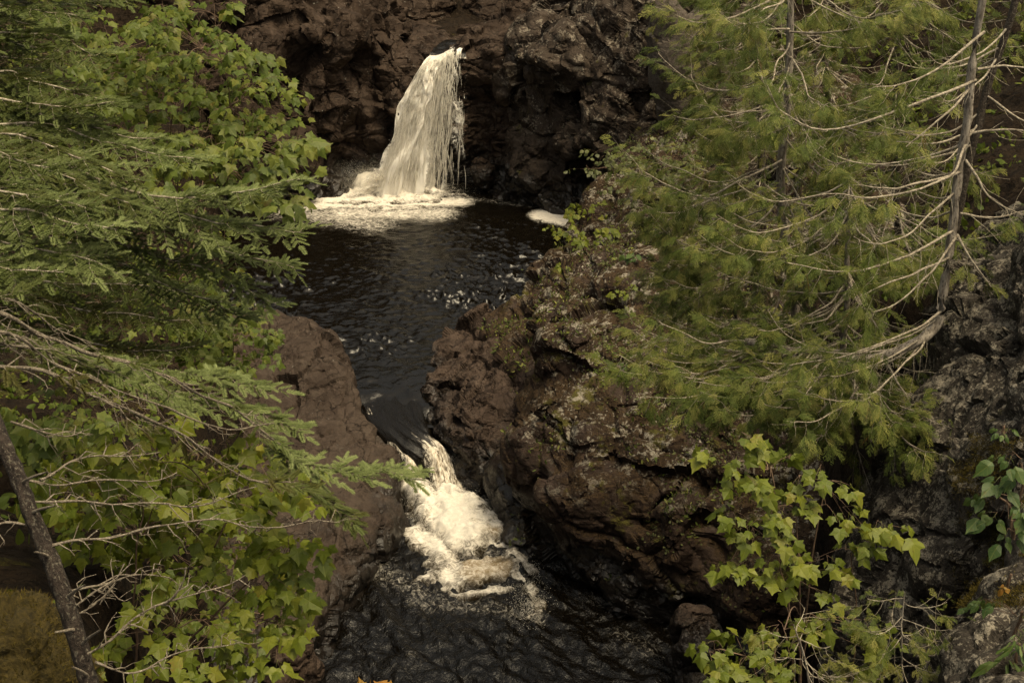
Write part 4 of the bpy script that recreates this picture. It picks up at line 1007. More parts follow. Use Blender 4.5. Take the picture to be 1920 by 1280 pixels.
# ------------------------------------------------------------------ firs
def fir_branch(tree, P, reach, bare=.25, rad=.014, tint=.5, dead=0.0, dens=1.0, foliage=True, tw=None):
    """one limb with flat sprays of shoots; its needles are a sub-part"""
    wood = Bag(4); shoots = []
    P = np.asarray(P); seg = np.linalg.norm(np.diff(P, axis=0), axis=1); arc = np.concatenate([[0], np.cumsum(seg)]); L = arc[-1]
    n = len(P)
    rk = rad * (1 - .82 * arc / L) + .0015
    V, Fq = tube(P, rk * (1 + .22 * rng.normal(0, 1, len(P)).clip(-1.5, 1.5)), 6); wood.add(V, Fq)
    T = np.gradient(P, axis=0); T /= np.linalg.norm(T, axis=1, keepdims=True)
    s = .06 if not dead else .07
    pos = np.arange(.06, L, s / dens)
    sd = 1
    for a in pos:
        t = a / L; k = min(n - 2, np.searchsorted(arc, a) - 1); f = (a - arc[k]) / max(seg[k], 1e-6)
        p = P[k] * (1 - f) + P[k + 1] * f; tg = T[k]
        S = unit(np.cross(tg, [0, 0, 1.0])) * sd; sd = -sd
        ang = R(rng.uniform(40, 62))
        d = unit(tg * math.cos(ang) + S * math.sin(ang) + np.array([0, 0, rng.uniform(-.50, .26)]))
        isb = t < bare
        ls = reach * (1 - .80 * t) * rng.uniform(.4, 1.2) + .05
        if isb: ls *= rng.uniform(.3, .8)
        m = max(4, int(ls / .05) + 2)
        q = np.linspace(0, 1, m)[:, None]
        Lp = p + d * ls * q + tg * .18 * ls * q ** 2 - np.array([0, 0, 1]) * .10 * ls * q ** 2
        Lp = wobble(Lp, .02 + .05 * isb, 5)
        V, Fq = tube(Lp, np.linspace(.0042, .0012, m) * (.8 + .6 * (1 - t)), 3); wood.add(V, Fq)
        if isb or not foliage:
            for j in range(1, m - 1):
                if rng.random() < .7:
                    dd = unit(rng.normal(0, 1, 3) + d * 1.2); e = rng.uniform(.03, .12)
                    V, Fq = tube(np.stack([Lp[j], Lp[j] + dd * e * .5 + [0, 0, .006], Lp[j] + dd * e]), [.0018, .0014, .0008], 3); wood.add(V, Fq)
            if not foliage or rng.random() > .35: continue
        st = 0 if not isb else m // 2
        for j in range(st, m):
            up = np.array([0, 0, 1.0]); dj = unit(Lp[min(j + 1, m - 1)] - Lp[max(j - 1, 0)])
            S2 = unit(np.cross(dj, up))
            tn = np.clip(tint + .30 * (j / m - .4) + rng.normal(0, .10) + .22 * (t - .5), 0, 1)
            if isb: tn *= .4
            for s2 in ((-1, 1) if j < m - 1 else (0,)):
                dd = unit(dj + S2 * s2 * rng.uniform(.75, 1.1) + up * rng.uniform(-.05, .22))
                shoots.append((Lp[j], dd, unit(up + rng.normal(0, .22, 3)), rng.uniform(.075, .115) * (1.15 if s2 == 0 else 1), tn))
    if foliage:
        shoots.append((P[-1], T[-1], np.array([0, 0, 1.0]), .09, min(1, tint + .25)))
    br = wood.put('branch', tw or M['twig'], tree)
    if shoots:
        b = Bag(3)
        pos = np.array([s_[0] for s_ in shoots]); ax = np.array([s_[1] for s_ in shoots]); nr = np.array([s_[2] for s_ in shoots]); sc = np.array([s_[3] for s_ in shoots]); tn = np.array([s_[4] for s_ in shoots])
        which = rng.integers(0, len(TF), len(shoots))
        for w, (tv, tf) in enumerate(TF):
            mk = which == w
            if not mk.any(): continue
            V, Fc, A = instance(tv, tf, frames(pos[mk], ax[mk], nr[mk], sc[mk]), tn[mk]); b.add(V, Fc, A)
        V = np.concatenate(b.V) - np.array(tree.location)[None]
        nd = obj('needles', me_np('needles', V, np.concatenate(b.F), {'tint': np.concatenate(b.A)}, False), M['fir_a'], br); nd['kind'] = 'stuff'
    return br
def px_curve(pts, n, wob=.05):
    return wobble(catmull([at(*p) for p in pts], n), wob, 2.0)
def trunk_of(tree, P, r0, r1, mat, sides=10, taper=None):
    P = np.asarray(P); n = len(P)
    rr = np.linspace(r0, r1, n)
    if taper: rr = rr * np.interp(np.linspace(0, 1, n), *taper)
    V, Fq = tube(P, rr, sides)
    V = V + .06 * r0 * rng.normal(0, 1, V.shape) + (r0 * .28 * fbm(V * 7, 3))[:, None] * rng.normal(0, .15, V.shape) + .10 * r0 * np.stack([fbm(V * 6 + 3, 2), fbm(V * 6 + 9, 2), 0 * V[:, 0]], 1)
    return put('trunk', V, Fq, mat, tree)

fa = empty('fir_tree', (*at(-260, 500, 11.8)[:2], 9.5), 'large green fir tree reaching in from the left above the upper pool', 'tree', 'fir trees on the left bank')
trunk_of(fa, catmull([(*at(-260, 500, 11.8)[:2], 9.5), at(-260, 300, 11.8), at(-280, -300, 11.8)], 14), .16, .07, M['bark_dark'])
TRA = lambda py: (-260, py, 11.8)
for pts, reach, bare, tint in (
    ([TRA(290), (60, 300, 11.4), (300, 372, 11.0), (558, 338, 10.6)], .62, .38, .82),
    ([TRA(300), (120, 345, 11.3), (340, 408, 10.9), (565, 432, 10.5)], .60, .40, .82),
    ([TRA(340), (140, 390, 11.4), (330, 430, 11.2), (540, 490, 10.9)], .5, .45, .66),
    ([TRA(380), (140, 430, 11.3), (360, 500, 11.0), (515, 562, 10.8)], .42, .5, .62),
    ([TRA(400), (120, 450, 11.6), (330, 540, 11.3), (470, 598, 11.0)], .42, .45, .55),
    ([TRA(230), (40, 235, 12.4), (200, 262, 12.2), (372, 288, 12.0)], .50, .3, .68),
    ([TRA(220), (40, 210, 12.8), (170, 240, 12.6), (300, 262, 12.4)], .45, .3, .6),
    ([TRA(260), (20, 260, 11.2), (150, 300, 11.0), (260, 340, 10.8)], .42, .45, .35),
    ([TRA(270), (0, 290, 10.8), (120, 330, 10.6), (240, 380, 10.4)], .40, .5, .25),
    ([TRA(460), (60, 560, 12.6), (240, 590, 12.4), (410, 615, 12.2)], .55, .25, .30),
    ([TRA(500), (60, 610, 12.6), (220, 650, 12.4), (370, 655, 12.2)], .55, .25, .25),
    ([TRA(420), (60, 520, 12.8), (200, 530, 12.6), (350, 545, 12.4)], .5, .25, .34),
    ([TRA(100), (-20, 60, 13.2), (80, 70, 13), (180, 100, 12.9)], .5, .2, .5),
    ([TRA(40), (-40, 10, 13.4), (60, 20, 13.2), (150, 35, 13.1)], .5, .2, .55),
    ([TRA(150), (-20, 130, 13), (80, 150, 12.8), (190, 175, 12.6)], .5, .2, .42),
    ([TRA(190), (-20, 180, 12.6), (90, 200, 12.4), (220, 200, 12.3)], .45, .2, .45),
    ([TRA(0), (-40, -50, 13.6), (100, -40, 13.5), (240, -10, 13.4)], .5, .2, .45)):
    fir_branch(fa, px_curve(pts, 26), reach, bare, .015, tint)
fb = empty('fir_tree', (*at(-330, 560, 9.6)[:2], 9.0), 'nearer fir tree with broad pale tipped sprays at the left edge', 'tree', 'fir trees on the left bank')
trunk_of(fb, catmull([(*at(-330, 560, 9.6)[:2], 9.0), at(-330, 380, 9.6), at(-350, -300, 9.6)], 14), .15, .07, M['bark_dark'])
for pts, reach, bare, tint in (
    ([(-330, 380, 9.6), (-60, 385, 9.4), (90, 405, 9.2), (228, 432, 9.0)], .50, .25, .74),
    ([(-330, 430, 9.6), (-80, 430, 9.3), (60, 460, 9.1), (185, 488, 8.9)], .50, .25, .80),
    ([(-330, 330, 9.6), (-60, 340, 9.5), (70, 372, 9.4), (180, 398, 9.3)], .46, .25, .45),
    ([(-330, 480, 9.6), (-80, 470, 9.0), (20, 500, 8.8), (120, 512, 8.7)], .46, .25, .62),
    ([(-330, 280, 9.6), (-60, 270, 10.0), (30, 300, 10), (110, 330, 9.9)], .42, .25, .5)):
    fir_branch(fb, px_curve(pts, 22), reach, bare, .015, tint)
# the leaning, lichen crusted tree in the lower left corner
fc_b = at(185, 1330, 6.0)
fcn = empty('fir_tree', fc_b, 'leaning lichen crusted fir at the lower left with long bare limbs and few green tips', 'tree', 'fir trees on the left bank')
trunk_of(fcn, catmull([fc_b, at(165, 1270, 6.05), at(118, 1110, 6.2), at(62, 970, 6.4), at(14, 850, 6.6), at(-45, 700, 6.9), at(-120, 520, 7.2), at(-230, 250, 7.6)], 60), .054, .032, M['bark_lichen'], 14)
fir_branch(fcn, px_curve([(-160, 560, 7.2), (0, 585, 7.3), (120, 640, 7.6), (300, 706, 8.0), (440, 778, 8.4), (560, 850, 8.7), (660, 880, 8.9), (784, 888, 9.1)], 46, .04), .42, .66, .014, .78, tw=M['dead_limb'])
fir_branch(fcn, px_curve([(-70, 680, 7.0), (60, 702, 7.2), (220, 765, 7.5), (330, 820, 7.8), (430, 880, 8.1), (560, 900, 8.4), (610, 930, 8.5), (665, 985, 8.6)], 40, .04), .36, .74, .012, .22, tw=M['dead_limb'])
fir_branch(fcn, px_curve([(-120, 600, 7.1), (60, 640, 8.2), (240, 690, 8.8), (380, 700, 9.0), (490, 722, 9.2)], 30, .04), .55, .42, .012, .7, tw=M['dead_limb'])
fir_branch(fcn, px_curve([(-100, 620, 7.1), (80, 660, 8.0), (250, 715, 8.5), (420, 760, 8.9), (565, 792, 9.1)], 30, .04), .46, .5, .012, .66, tw=M['dead_limb'])
fir_branch(fcn, px_curve([(-120, 600, 7.1), (20, 560, 7.6), (90, 590, 7.9), (170, 640, 8.2)], 22, .04), .4, .8, .010, .2, foliage=False, tw=M['dead_limb'])
fir_branch(fcn, px_curve([(-100, 640, 7.0), (10, 620, 7.2), (130, 690, 7.4), (300, 760, 7.6), (420, 800, 7.8), (520, 810, 8)], 30, .05), .3, 1.0, .009, .2, foliage=False, tw=M['dead_limb'])
for pts in ([(45, 940, 6.45), (200, 940, 6.5), (360, 942, 6.6), (440, 930, 6.65), (492, 918, 6.7)],
            [(88, 1025, 6.3), (180, 1000, 6.4), (300, 975, 6.6), (420, 968, 6.8), (540, 978, 7.0), (625, 982, 7.2)],
            [(110, 1112, 6.2), (190, 1088, 6.3), (240, 1075, 6.4), (310, 1074, 6.5)], [(120, 1150, 6.15), (170, 1120, 6.2), (215, 1095, 6.3), (240, 1075, 6.35)],
            [(165, 1225, 6.05), (230, 1180, 6.1), (310, 1130, 6.2), (420, 1105, 6.4), (470, 1080, 6.5)],
            [(178, 1240, 6.05), (270, 1247, 6.1), (330, 1225, 6.2), (440, 1205, 6.3)],
            [(60, 985, 6.4), (-40, 1000, 6.2), (-90, 1060, 6.1)], [(75, 900, 6.5), (180, 860, 6.8), (300, 850, 7.0)], [(130, 1160, 6.15), (200, 1110, 6.3), (225, 1060, 6.4)], [(30, 900, 6.55), (120, 910, 6.8), (230, 915, 7.0), (330, 895, 7.2)], [(310, 1130, 6.2), (335, 1100, 6.2), (335, 1075, 6.2)], [(20, 790, 6.8), (120, 800, 7.0), (180, 790, 7.2)]):
    fir_branch(fcn, px_curve(pts, 24, .06), .15, 1.0, .0058, .2, foliage=False, dens=1.2, tw=M['dead_limb'])

fd = empty('fir_tree', (*at(-120, 420, 15.5)[:2], 8.5), 'dark dense fir behind the other firs in the top left corner', 'tree', 'fir trees on the left bank')
Pd = catmull([(*at(-120, 420, 15.5)[:2], 8.5), at(-120, 200, 15.5), at(-130, -300, 15.5)], 24)
trunk_of(fd, Pd, .17, .09, M['bark_dark'])
for k in range(34):
    i = int(rng.uniform(5, 23)); a = R(rng.uniform(-75, 50)); L = rng.uniform(1.3, 2.3)
    q = np.linspace(0, 1, 16)[:, None]
    Pb = Pd[i] + np.array([math.cos(a), math.sin(a), 0]) * L * q + np.array([0, 0, 1.0]) * L * (-.32 * q + .16 * q ** 2)
    fir_branch(fd, wobble(Pb, .04, 2), .5, .2, .015, rng.uniform(.25, .55))
for q in ((120, 1120, 6.2, 40, -25), (95, 1050, 6.3, -34, -14), (150, 1210, 6.1, 36, -30), (60, 960, 6.4, 40, -12), (140, 1180, 6.1, -40, 8), (40, 905, 6.5, 50, -20), (170, 1270, 6.05, -36, -20)):
    P = px_curve([q[:3], (q[0] + q[3] * .5, q[1] + q[4] * .6, q[2] - .08), (q[0] + q[3], q[1] + q[4], q[2] - .14)], 8, .01)
    V, Fq = tube(P, np.linspace(.011, .005, 8), 6); put('branch_stub', V, Fq, M['dead_limb'], fcn)
# ------------------------------------------------------------------ cedars
def cedar_branch(tree, P, foliage=.45, rad=.012, tint=.5, nt=1.0, scale=.15, twl=.36):
    wood = Bag(4); sp = []
    P = np.asarray(P); n = len(P); seg = np.linalg.norm(np.diff(P, axis=0), axis=1); arc = np.concatenate([[0], np.cumsum(seg)]); L = arc[-1]
    V, Fq = tube(P, rad * (1 - .8 * arc / L) + .0016, 5); wood.add(V, Fq)
    T = np.gradient(P, axis=0); T /= np.linalg.norm(T, axis=1, keepdims=True)
    for a in np.arange(.10, L, .085 / nt):
        t = a / L; k = min(n - 2, np.searchsorted(arc, a) - 1); f = (a - arc[k]) / max(seg[k], 1e-6)
        p = P[k] * (1 - f) + P[k + 1] * f; tg = T[k]
        S = unit(np.cross(tg, [0, 0, 1.0])) * (1 if rng.random() < .5 else -1)
        d = unit(tg * rng.uniform(.3, 1.0) + S * rng.uniform(.2, 1.0) + np.array([0, 0, rng.uniform(-1.1, .3)]))
        ls = twl * rng.uniform(.4, 1.25) * (1.1 - .5 * t)
        m = 6; q = np.linspace(0, 1, m)[:, None]
        Lp = p + d * ls * q + np.array([0, 0, 1.0]) * ls * (.35 * q ** 2.0 * (1 if rng.random() < .5 else -.6)) + tg * ls * .25 * q ** 2
        Lp = wobble(Lp, .03, 4)
        V, Fq = tube(Lp, np.linspace(.0032, .0012, m) * (rad / .012 * .5 + .5), 3); wood.add(V, Fq)
        if t > foliage * rng.uniform(.6, 1.25):
            for j in range(2, m):
                dj = unit(Lp[j] - Lp[j - 1])
                for s2 in (-1, 1) if j < m - 1 else (0, -1):
                    if rng.random() < .3: continue
                    S2 = unit(np.cross(dj, [0, 0, 1.0]) + 1e-6)
                    dd = unit(dj + S2 * s2 * .8 + np.array([0, 0, rng.uniform(-.9, .1)]))
                    sp.append((Lp[j], dd, unit(np.array([0, -.25, 1.0]) + rng.normal(0, .35, 3)), scale * rng.uniform(.65, 1.2), (0.0 if rng.random() < .05 else np.clip(tint + rng.normal(0, .2) + .15 * (t - .5), .08, 1))))
    br = wood.put('branch', M['twig'], tree)
    if sp:
        b = Bag(3)
        pos, ax, nr, sc, tn = (np.array([s_[i] for s_ in sp]) for i in range(5))
        which = rng.integers(0, len(TC), len(sp))
        for w, (tv, tf, tvar) in enumerate(TC):
            mk = which == w
            if not mk.any(): continue
            V, Fc, A = instance(tv, tf, frames(pos[mk], ax[mk], nr[mk], sc[mk]), tn[mk], tvar); b.add(V, Fc, A)
        V = np.concatenate(b.V) - np.array(tree.location)[None]
        nd = obj('foliage', me_np('foliage', V, np.concatenate(b.F), {'tint': np.concatenate(b.A)}, False), M['cedar_a'], br); nd['kind'] = 'stuff'
    return br
def jcurve(p0, d, L, sag=.35, n=18):
    """leaves the trunk, sags, and lifts again at the tip"""
    q = np.linspace(0, 1, n)[:, None]; d = unit(np.array([d[0], d[1], 0]))
    P = np.asarray(p0) + d * L * q + np.array([0, 0, 1.0]) * L * sag * (-1.5 * q + 1.35 * q ** 2.4)
    return wobble(P, .05, 1.6)
def cedar(label, trunk_px, r0, r1, explicit, nrand, Lr, tint, mat='bark_grey', az=(100, 260), fol=.4, zr=(.05, .98), scale=.165, side=1.0, nt=.8, br=.012, taper=None):
    P = catmull([at(*p) for p in trunk_px], 30)
    if P[0, 2] > P[-1, 2]: P = P[::-1]
    t = empty('cedar_tree', P[0], label, 'tree', 'cedars on the right bank')
    P = wobble(P, .04, .8)
    trunk_of(t, P, r0, r1, M[mat], 9, taper)
    for pts, fl in explicit:
        cedar_branch(t, px_curve(pts, 20, .03), fl, .015, tint, scale=scale, nt=nt)
    for k in range(nrand):
        i = int(rng.uniform(*zr) * 29); a = R(rng.uniform(*az))
        L = Lr * rng.uniform(.55, 1.15)
        cedar_branch(t, jcurve(P[i], (math.cos(a), math.sin(a)), L, rng.uniform(.2, .55)), fol * rng.uniform(.5, 1.5), br, np.clip(tint + rng.normal(0, .12), 0, 1), scale=scale, nt=nt)
    return t
Y1 = 13.6
cedar('tall pale barked cedar at the right with long drooping bare limbs', [(1570, 672, 13.6), (1640, 668, 13.5), (1715, 645, 13.5), (1755, 615, Y1), (1770, 560, Y1), (1785, 430, Y1), (1803, 300, Y1), (1826, 140, Y1), (1850, -20, Y1), (1875, -200, Y1)], .060, .036, [
    ([(1846, 60, Y1), (1760, 125, 13.3), (1690, 160, 13.1), (1640, 165, 13.0)], .5), ([(1830, 150, Y1), (1700, 205, 13.2), (1560, 240, 12.8), (1475, 215, 12.6), (1440, 160, 12.5)], .7),
    ([(1818, 165, Y1), (1760, 230, 13.3), (1700, 280, 13.2)], .7), ([(1812, 270, Y1), (1770, 330, 13.3), (1640, 372, 12.9), (1540, 360, 12.7)], .6), ([(1805, 320, Y1), (1700, 355, 13.2), (1600, 350, 12.9)], .6),
    ([(1792, 430, Y1), (1700, 480, 13.2), (1580, 510, 12.8), (1480, 490, 12.6)], .5), ([(1796, 440, Y1), (1745, 510, 13.3), (1680, 570, 13.1), (1620, 590, 13.0)], .6), ([(1785, 480, Y1), (1700, 520, 13.2), (1600, 560, 13)], .5),
    ([(1770, 580, Y1), (1720, 610, 13.4), (1660, 640, 13.2), (1590, 668, 13.0), (1480, 690, 12.8)], .55),
    ([(1832, 130, Y1), (1920, 128, 13.7), (1990, 140, 13.7)], .8), ([(1822, 250, Y1), (1900, 240, 13.5), (1980, 260, 13.4)], .8), ([(1800, 400, Y1), (1860, 405, 13.6), (1930, 392, 13.6)], .9), ([(1795, 440, Y1), (1830, 500, 13.4), (1860, 540, 13.3)], .7),
    ([(1810, 300, Y1), (1850, 370, 13.4), (1920, 400, 13.3)], .9)], 12, 1.5, .5, fol=.75, taper=((0, .12, .3, 1), (.25, .8, 1.1, 1)))
cedar('darker leaning cedar trunk just behind the tall pale cedar', [(1790, 430, 15.2), (1830, 260, 15.2), (1880, 60, 15.2), (1925, -120, 15.2)], .05, .035, [([(1850, 180, 15.2), (1930, 230, 15), (2000, 220, 15)], .6), ([(1835, 240, 15.2), (1760, 270, 15), (1680, 270, 14.9)], .5)], 9, 1.4, .45, 'bark_dark', fol=.7)
cedar('shaggy cedar with hidden trunk in the middle of the cedar thicket', [(1500, 640, 17.5), (1478, 480, 17.5), (1466, 340, 17.5), (1474, 200, 17.5), (1480, 100, 17.5), (1478, -100, 17.5)], .07, .04, [
    ([(1480, 55, 17.4), (1400, 55, 17), (1345, 30, 16.8)], .4), ([(1470, 215, 17.4), (1420, 250, 17), (1370, 265, 16.8)], .5), ([(1466, 300, 17.4), (1400, 335, 17), (1310, 370, 16.6), (1220, 330, 16.4), (1175, 285, 16.3)], .5),
    ([(1466, 370, 17.4), (1410, 430, 17), (1330, 470, 16.8), (1250, 440, 16.6), (1215, 400, 16.5)], .45), ([(1480, 60, 17.4), (1560, 62, 17), (1640, 40, 16.8)], .6), ([(1475, 150, 17.4), (1500, 220, 17.0), (1545, 260, 16.8)], .6), ([(1470, 400, 17.4), (1540, 440, 17), (1600, 430, 16.8)], .5)], 44, 2.0, .5, fol=.42, az=(120, 330), nt=1.15)
cedar('slim cedar with lichened stem low in the cedar thicket', [(1575, 720, 15.5), (1583, 600, 15.5), (1592, 430, 15.5), (1588, 300, 15.5)], .045, .02, [([(1583, 560, 15.4), (1540, 600, 15), (1470, 610, 14.8)], .5), ([(1580, 640, 15.4), (1520, 660, 15), (1420, 640, 14.6)], .4)], 34, 1.6, .5, fol=.4, az=(120, 330))
cedar('cedar at the top of the picture beside the pale slab', [(1430, 420, 21), (1425, 200, 21), (1420, 0, 21), (1420, -150, 21)], .06, .04, [], 34, 1.15, .52, 'bark_dark', fol=.3, az=(110, 330), scale=.2, nt=.9)
cedar('cedar with upswept tips hanging over the rim of the bluff', [(1390, 640, 22), (1365, 520, 22), (1355, 400, 22), (1350, 290, 22)], .035, .012, [([(1360, 430, 22), (1310, 480, 21.6), (1260, 450, 21.4), (1240, 380, 21.3)], .3)], 30, 1.25, .58, 'bark_dark', fol=.3, az=(110, 330), scale=.2, nt=.9)
cedar('sprawling low cedar hanging down the bluff below the others', [(1650, 690, 14.1), (1600, 680, 14.2), (1560, 660, 14.4), (1470, 650, 14.8), (1400, 640, 15.2)], .05, .015, [
    ([(1600, 662, 14.2), (1600, 740, 13.8), (1560, 800, 13.6), (1500, 820, 13.5)], .3), ([(1560, 660, 14.4), (1590, 760, 14.0), (1610, 850, 13.8), (1640, 930, 13.7)], .5), ([(1650, 665, 14.1), (1700, 740, 13.7), (1740, 790, 13.5)], .3),
    ([(1450, 650, 14.8), (1400, 730, 14.4), (1330, 770, 14.2)], .25), ([(1420, 650, 15), (1330, 700, 14.6), (1260, 690, 14.4)], .25), ([(1400, 640, 15.2), (1320, 640, 14.8), (1230, 600, 14.6)], .25), ([(1500, 650, 14.7), (1450, 740, 14.3), (1420, 800, 14.1)], .3)], 52, 1.7, .5, fol=.3, az=(150, 330))
cedar('background cedar filling the top right behind the tall trunk', [(1690, 480, 18.5), (1680, 250, 18.5), (1690, 0, 18.5), (1700, -150, 18.5)], .055, .035, [], 36, 2.0, .42, 'bark_dark', fol=.35, az=(110, 350))
cedar('distant cedar at the upper left end of the thicket', [(1560, 300, 24), (1550, 100, 24), (1545, -100, 24)], .06, .04, [], 24, 1.8, .5, 'bark_dark', fol=.3, az=(110, 350), scale=.22, nt=.8)
cedar('tiny bright cedar seedling beside the sapling at the bottom right', [(1690, 1290, 8.6), (1694, 1200, 8.6), (1700, 1110, 8.6)], .010, .004, [], 16, .34, .66, 'bark_grey', fol=.1, az=(0, 360), scale=.085, zr=(.2, 1), nt=1.6, br=.0025)
cedar('small cedar spray mixed into the maple sapling at the bottom', [(1520, 1320, 8.4), (1510, 1240, 8.4), (1490, 1170, 8.4)], .010, .004, [], 12, .34, .62, 'bark_grey', fol=.1, az=(0, 360), scale=.085, zr=(.2, 1), nt=1.6, br=.0025)

# ------------------------------------------------------------------ broadleaved plants
_LM = {}
def leaf_meshes(kind, mk):
    if (kind, mk) not in _LM:
        out = []
        for s in range(8):
            V, Fc = T_leaf(kind, s); me = me_np('leaf', V, Fc, None, False); me.materials.append(M[mk + '_o']); out.append((me, V, Fc))
        _LM[(kind, mk)] = out
    return _LM[(kind, mk)]
CAMP = np.array([0, 0, CAM_Z])
def leaves_on(plant, L, kind, mk, nmax=300):
    """L: list of (pos, axis, normal, size). The largest in view become parts, the rest one joined part"""
    LMs = leaf_meshes(kind, mk); base = np.array(plant.location)
    L = sorted(L, key=lambda l: -l[3] / np.linalg.norm(l[0] - CAMP))
    for (p, a, nrm, s) in L[:nmax]:
        me = LMs[rng.integers(0, 8)][0]
        o = bpy.data.objects.new('leaf', me); COL.objects.link(o); o.parent = plant
        Fm = frames([p - base], [a], [nrm], [s])[0]
        o.matrix_basis = Matrix([list(map(float, r)) for r in Fm] + [[0, 0, 0, 1]])
    rest = L[nmax:]
    if rest:
        b = Bag(3); w = rng.integers(0, 8, len(rest))
        for k in range(8):
            idx = np.nonzero(w == k)[0]
            if not len(idx): continue
            V, Fc, A = instance(LMs[k][1], LMs[k][2], frames([rest[i][0] for i in idx], [rest[i][1] for i in idx], [rest[i][2] for i in idx], [rest[i][3] for i in idx]), np.clip(rng.random(len(idx)), 0, .97)); b.add(V, Fc, A)
        b.put('leaves', M[mk + '_a'], plant, False)['kind'] = 'stuff'
def in_poly(pts, n, g):
    P = np.array(pts, float); out = []
    lo, hi = P.min(0), P.max(0)
    while len(out) < n:
        q = lo + g.random(2) * (hi - lo)
        if poly_sdf(np.array([q[0]]), np.array([q[1]]), P)[0] < 0: out.append(q)
    return np.array(out)
def bush(name, label, cat, base, hub, clumps, per, size, kind, mk, spread=.22, group=None, stem_r=.012, nmax=300, droop=.28, twig='twig_red'):
    """stems from base to a hub, a limb to every clump, leaf pairs along small twigs"""
    base = np.asarray(base); t = empty(name, base, label, cat, group)
    st = Bag(4); tw = Bag(4); L = []
    hubs = [np.asarray(h) for h in hub]
    cl = [np.asarray(c) for c in clumps]
    extra = []
    if len(cl) > 10:
        for i in rng.choice(len(cl), len(cl) // 5, replace=False):
            h = min(hubs, key=lambda q: np.linalg.norm(q - cl[i])); e = cl[i] * .8 + h * .2 + np.array([0, .12, -.12])
            P = wobble(catmull([h, (h + e) / 2 + [0, 0, .05], e], 12), .10, 2); V, Fq = tube(P, np.linspace(stem_r * .55, stem_r * .3, 12), 4); tw.add(V, Fq); extra.append(e)
    for h in hubs:
        P = wobble(catmull([base, (base + h) / 2 + [0, 0, .1], h], 12), .05, 2); V, Fq = tube(P, np.linspace(stem_r, stem_r * .6, 12), 6); st.add(V, Fq)
    for c in clumps:
        c = np.asarray(c); h = min(hubs + extra, key=lambda q: np.linalg.norm(q - c))
        m = (h + c) / 2 + np.array([0, 0, .06 * np.linalg.norm(c - h)])
        P = wobble(catmull([h, m, c], 10), .04, 2); V, Fq = tube(P, np.linspace(stem_r * .28, .002, 10), 4); tw.add(V, Fq)
        outd = unit((c - h) * [1, 1, .2] + [0, -.15 * np.linalg.norm(c - h), 0])
        nsub = max(2, int(round(per / 4)))
        for s in range(nsub):
            a = rng.uniform(-1.5, 1.5); d = np.array([outd[0] * math.cos(a) - outd[1] * math.sin(a), outd[0] * math.sin(a) + outd[1] * math.cos(a), rng.uniform(-.35, .3)])
            ln = spread * rng.uniform(.5, 1.2); q = np.linspace(0, 1, 5)[:, None]
            Pt = c + unit(d) * ln * q - np.array([0, 0, 1]) * .25 * ln * q ** 2; V, Fq = tube(Pt, np.linspace(.0026, .001, 5), 3); tw.add(V, Fq)
            for j in (2, 4):
                for s2 in (-1, 1):
                    if rng.random() < .08: continue
                    S = unit(np.cross(d, [0, 0, 1.0])) * s2
                    ax = unit(unit(d) * rng.uniform(.3, 1.0) + S * rng.uniform(.4, 1.1) + np.array([0, 0, -droop * rng.uniform(.4, 1.6)]))
                    ax = unit(ax + np.array([0, -.35, -.1]))
                    nr = unit(np.array([0, -.6, 1.0]) + ax * .2 + rng.normal(0, .33, 3))
                    sz = size * rng.uniform(.5, 1.3) * (.85 if j == 2 else 1.0)
                    L.append((Pt[j] + ax * sz * .5, ax, nr, sz))
    st.put('stem', M[twig], t); o = tw.put('twigs', M[twig], t); o['kind'] = 'stuff'
    leaves_on(t, L, kind, mk, nmax)
    return t
g2 = np.random.default_rng(21)
def clump_px(poly, n, y0, y1):
    return [at(q[0], q[1], g2.uniform(y0, y1)) for q in in_poly(poly, n, g2)]
# lower left maple, split into the two shrubs whose leaves overlap there
bush('maple_shrub', 'bright green maple filling the lower left in front of the gorge wall', 'maple', at(250, 1330, 9.2), [at(260, 1000, 9.4), at(430, 950, 9.3), at(380, 1120, 9.1), at(480, 1080, 9.2)],
     clump_px([(190, 790), (340, 790), (480, 830), (545, 885), (580, 960), (565, 1040), (535, 1100), (470, 1060), (360, 1020), (220, 1040), (120, 990), (100, 860)], 120, 8.6, 10.4), 10, .122, 'maple', 'maple', .20, 'maples on the left bank')
bush('maple_shrub', 'lower hanging maple with scattered yellow green leaves over dark soil', 'maple', at(420, 1400, 8.2), [at(330, 1180, 8.6), at(520, 1160, 8.6)],
     [at(*c) for c in ((200, 1190, 8.4), (260, 1110, 8.5), (300, 1060, 8.6), (330, 1160, 8.5), (380, 1200, 8.3), (310, 1080, 8.5), (480, 1090, 8.7), (520, 1030, 8.8), (550, 1030, 8.8), (490, 1110, 8.6), (520, 1170, 8.5), (535, 1160, 8.5), (515, 1230, 8.3), (500, 1200, 8.4), (450, 1130, 8.6), (350, 1240, 8.2), (400, 1170, 8.4), (535, 1090, 8.7), (215, 1230, 8.3), (560, 1060, 8.8), (290, 1215, 8.3), (420, 1060, 8.9), (360, 1090, 8.8), (450, 1170, 8.7), (250, 1170, 8.7), (420, 1230, 8.6), (545, 1120, 8.9), (470, 1210, 8.8), (350, 1130, 8.9))], 9, .12, 'maple', 'maple', .16, 'maples on the left bank')
bush('maple_shrub', 'small dark leaved maple under the fir limbs at the left edge', 'maple', at(100, 1000, 9.5), [at(110, 860, 9.6)],
     clump_px([(40, 770), (160, 745), (220, 780), (170, 850), (70, 860), (20, 830)], 14, 9.2, 10.0), 7, .13, 'maple', 'upper_maple', .16, 'maples on the left bank')
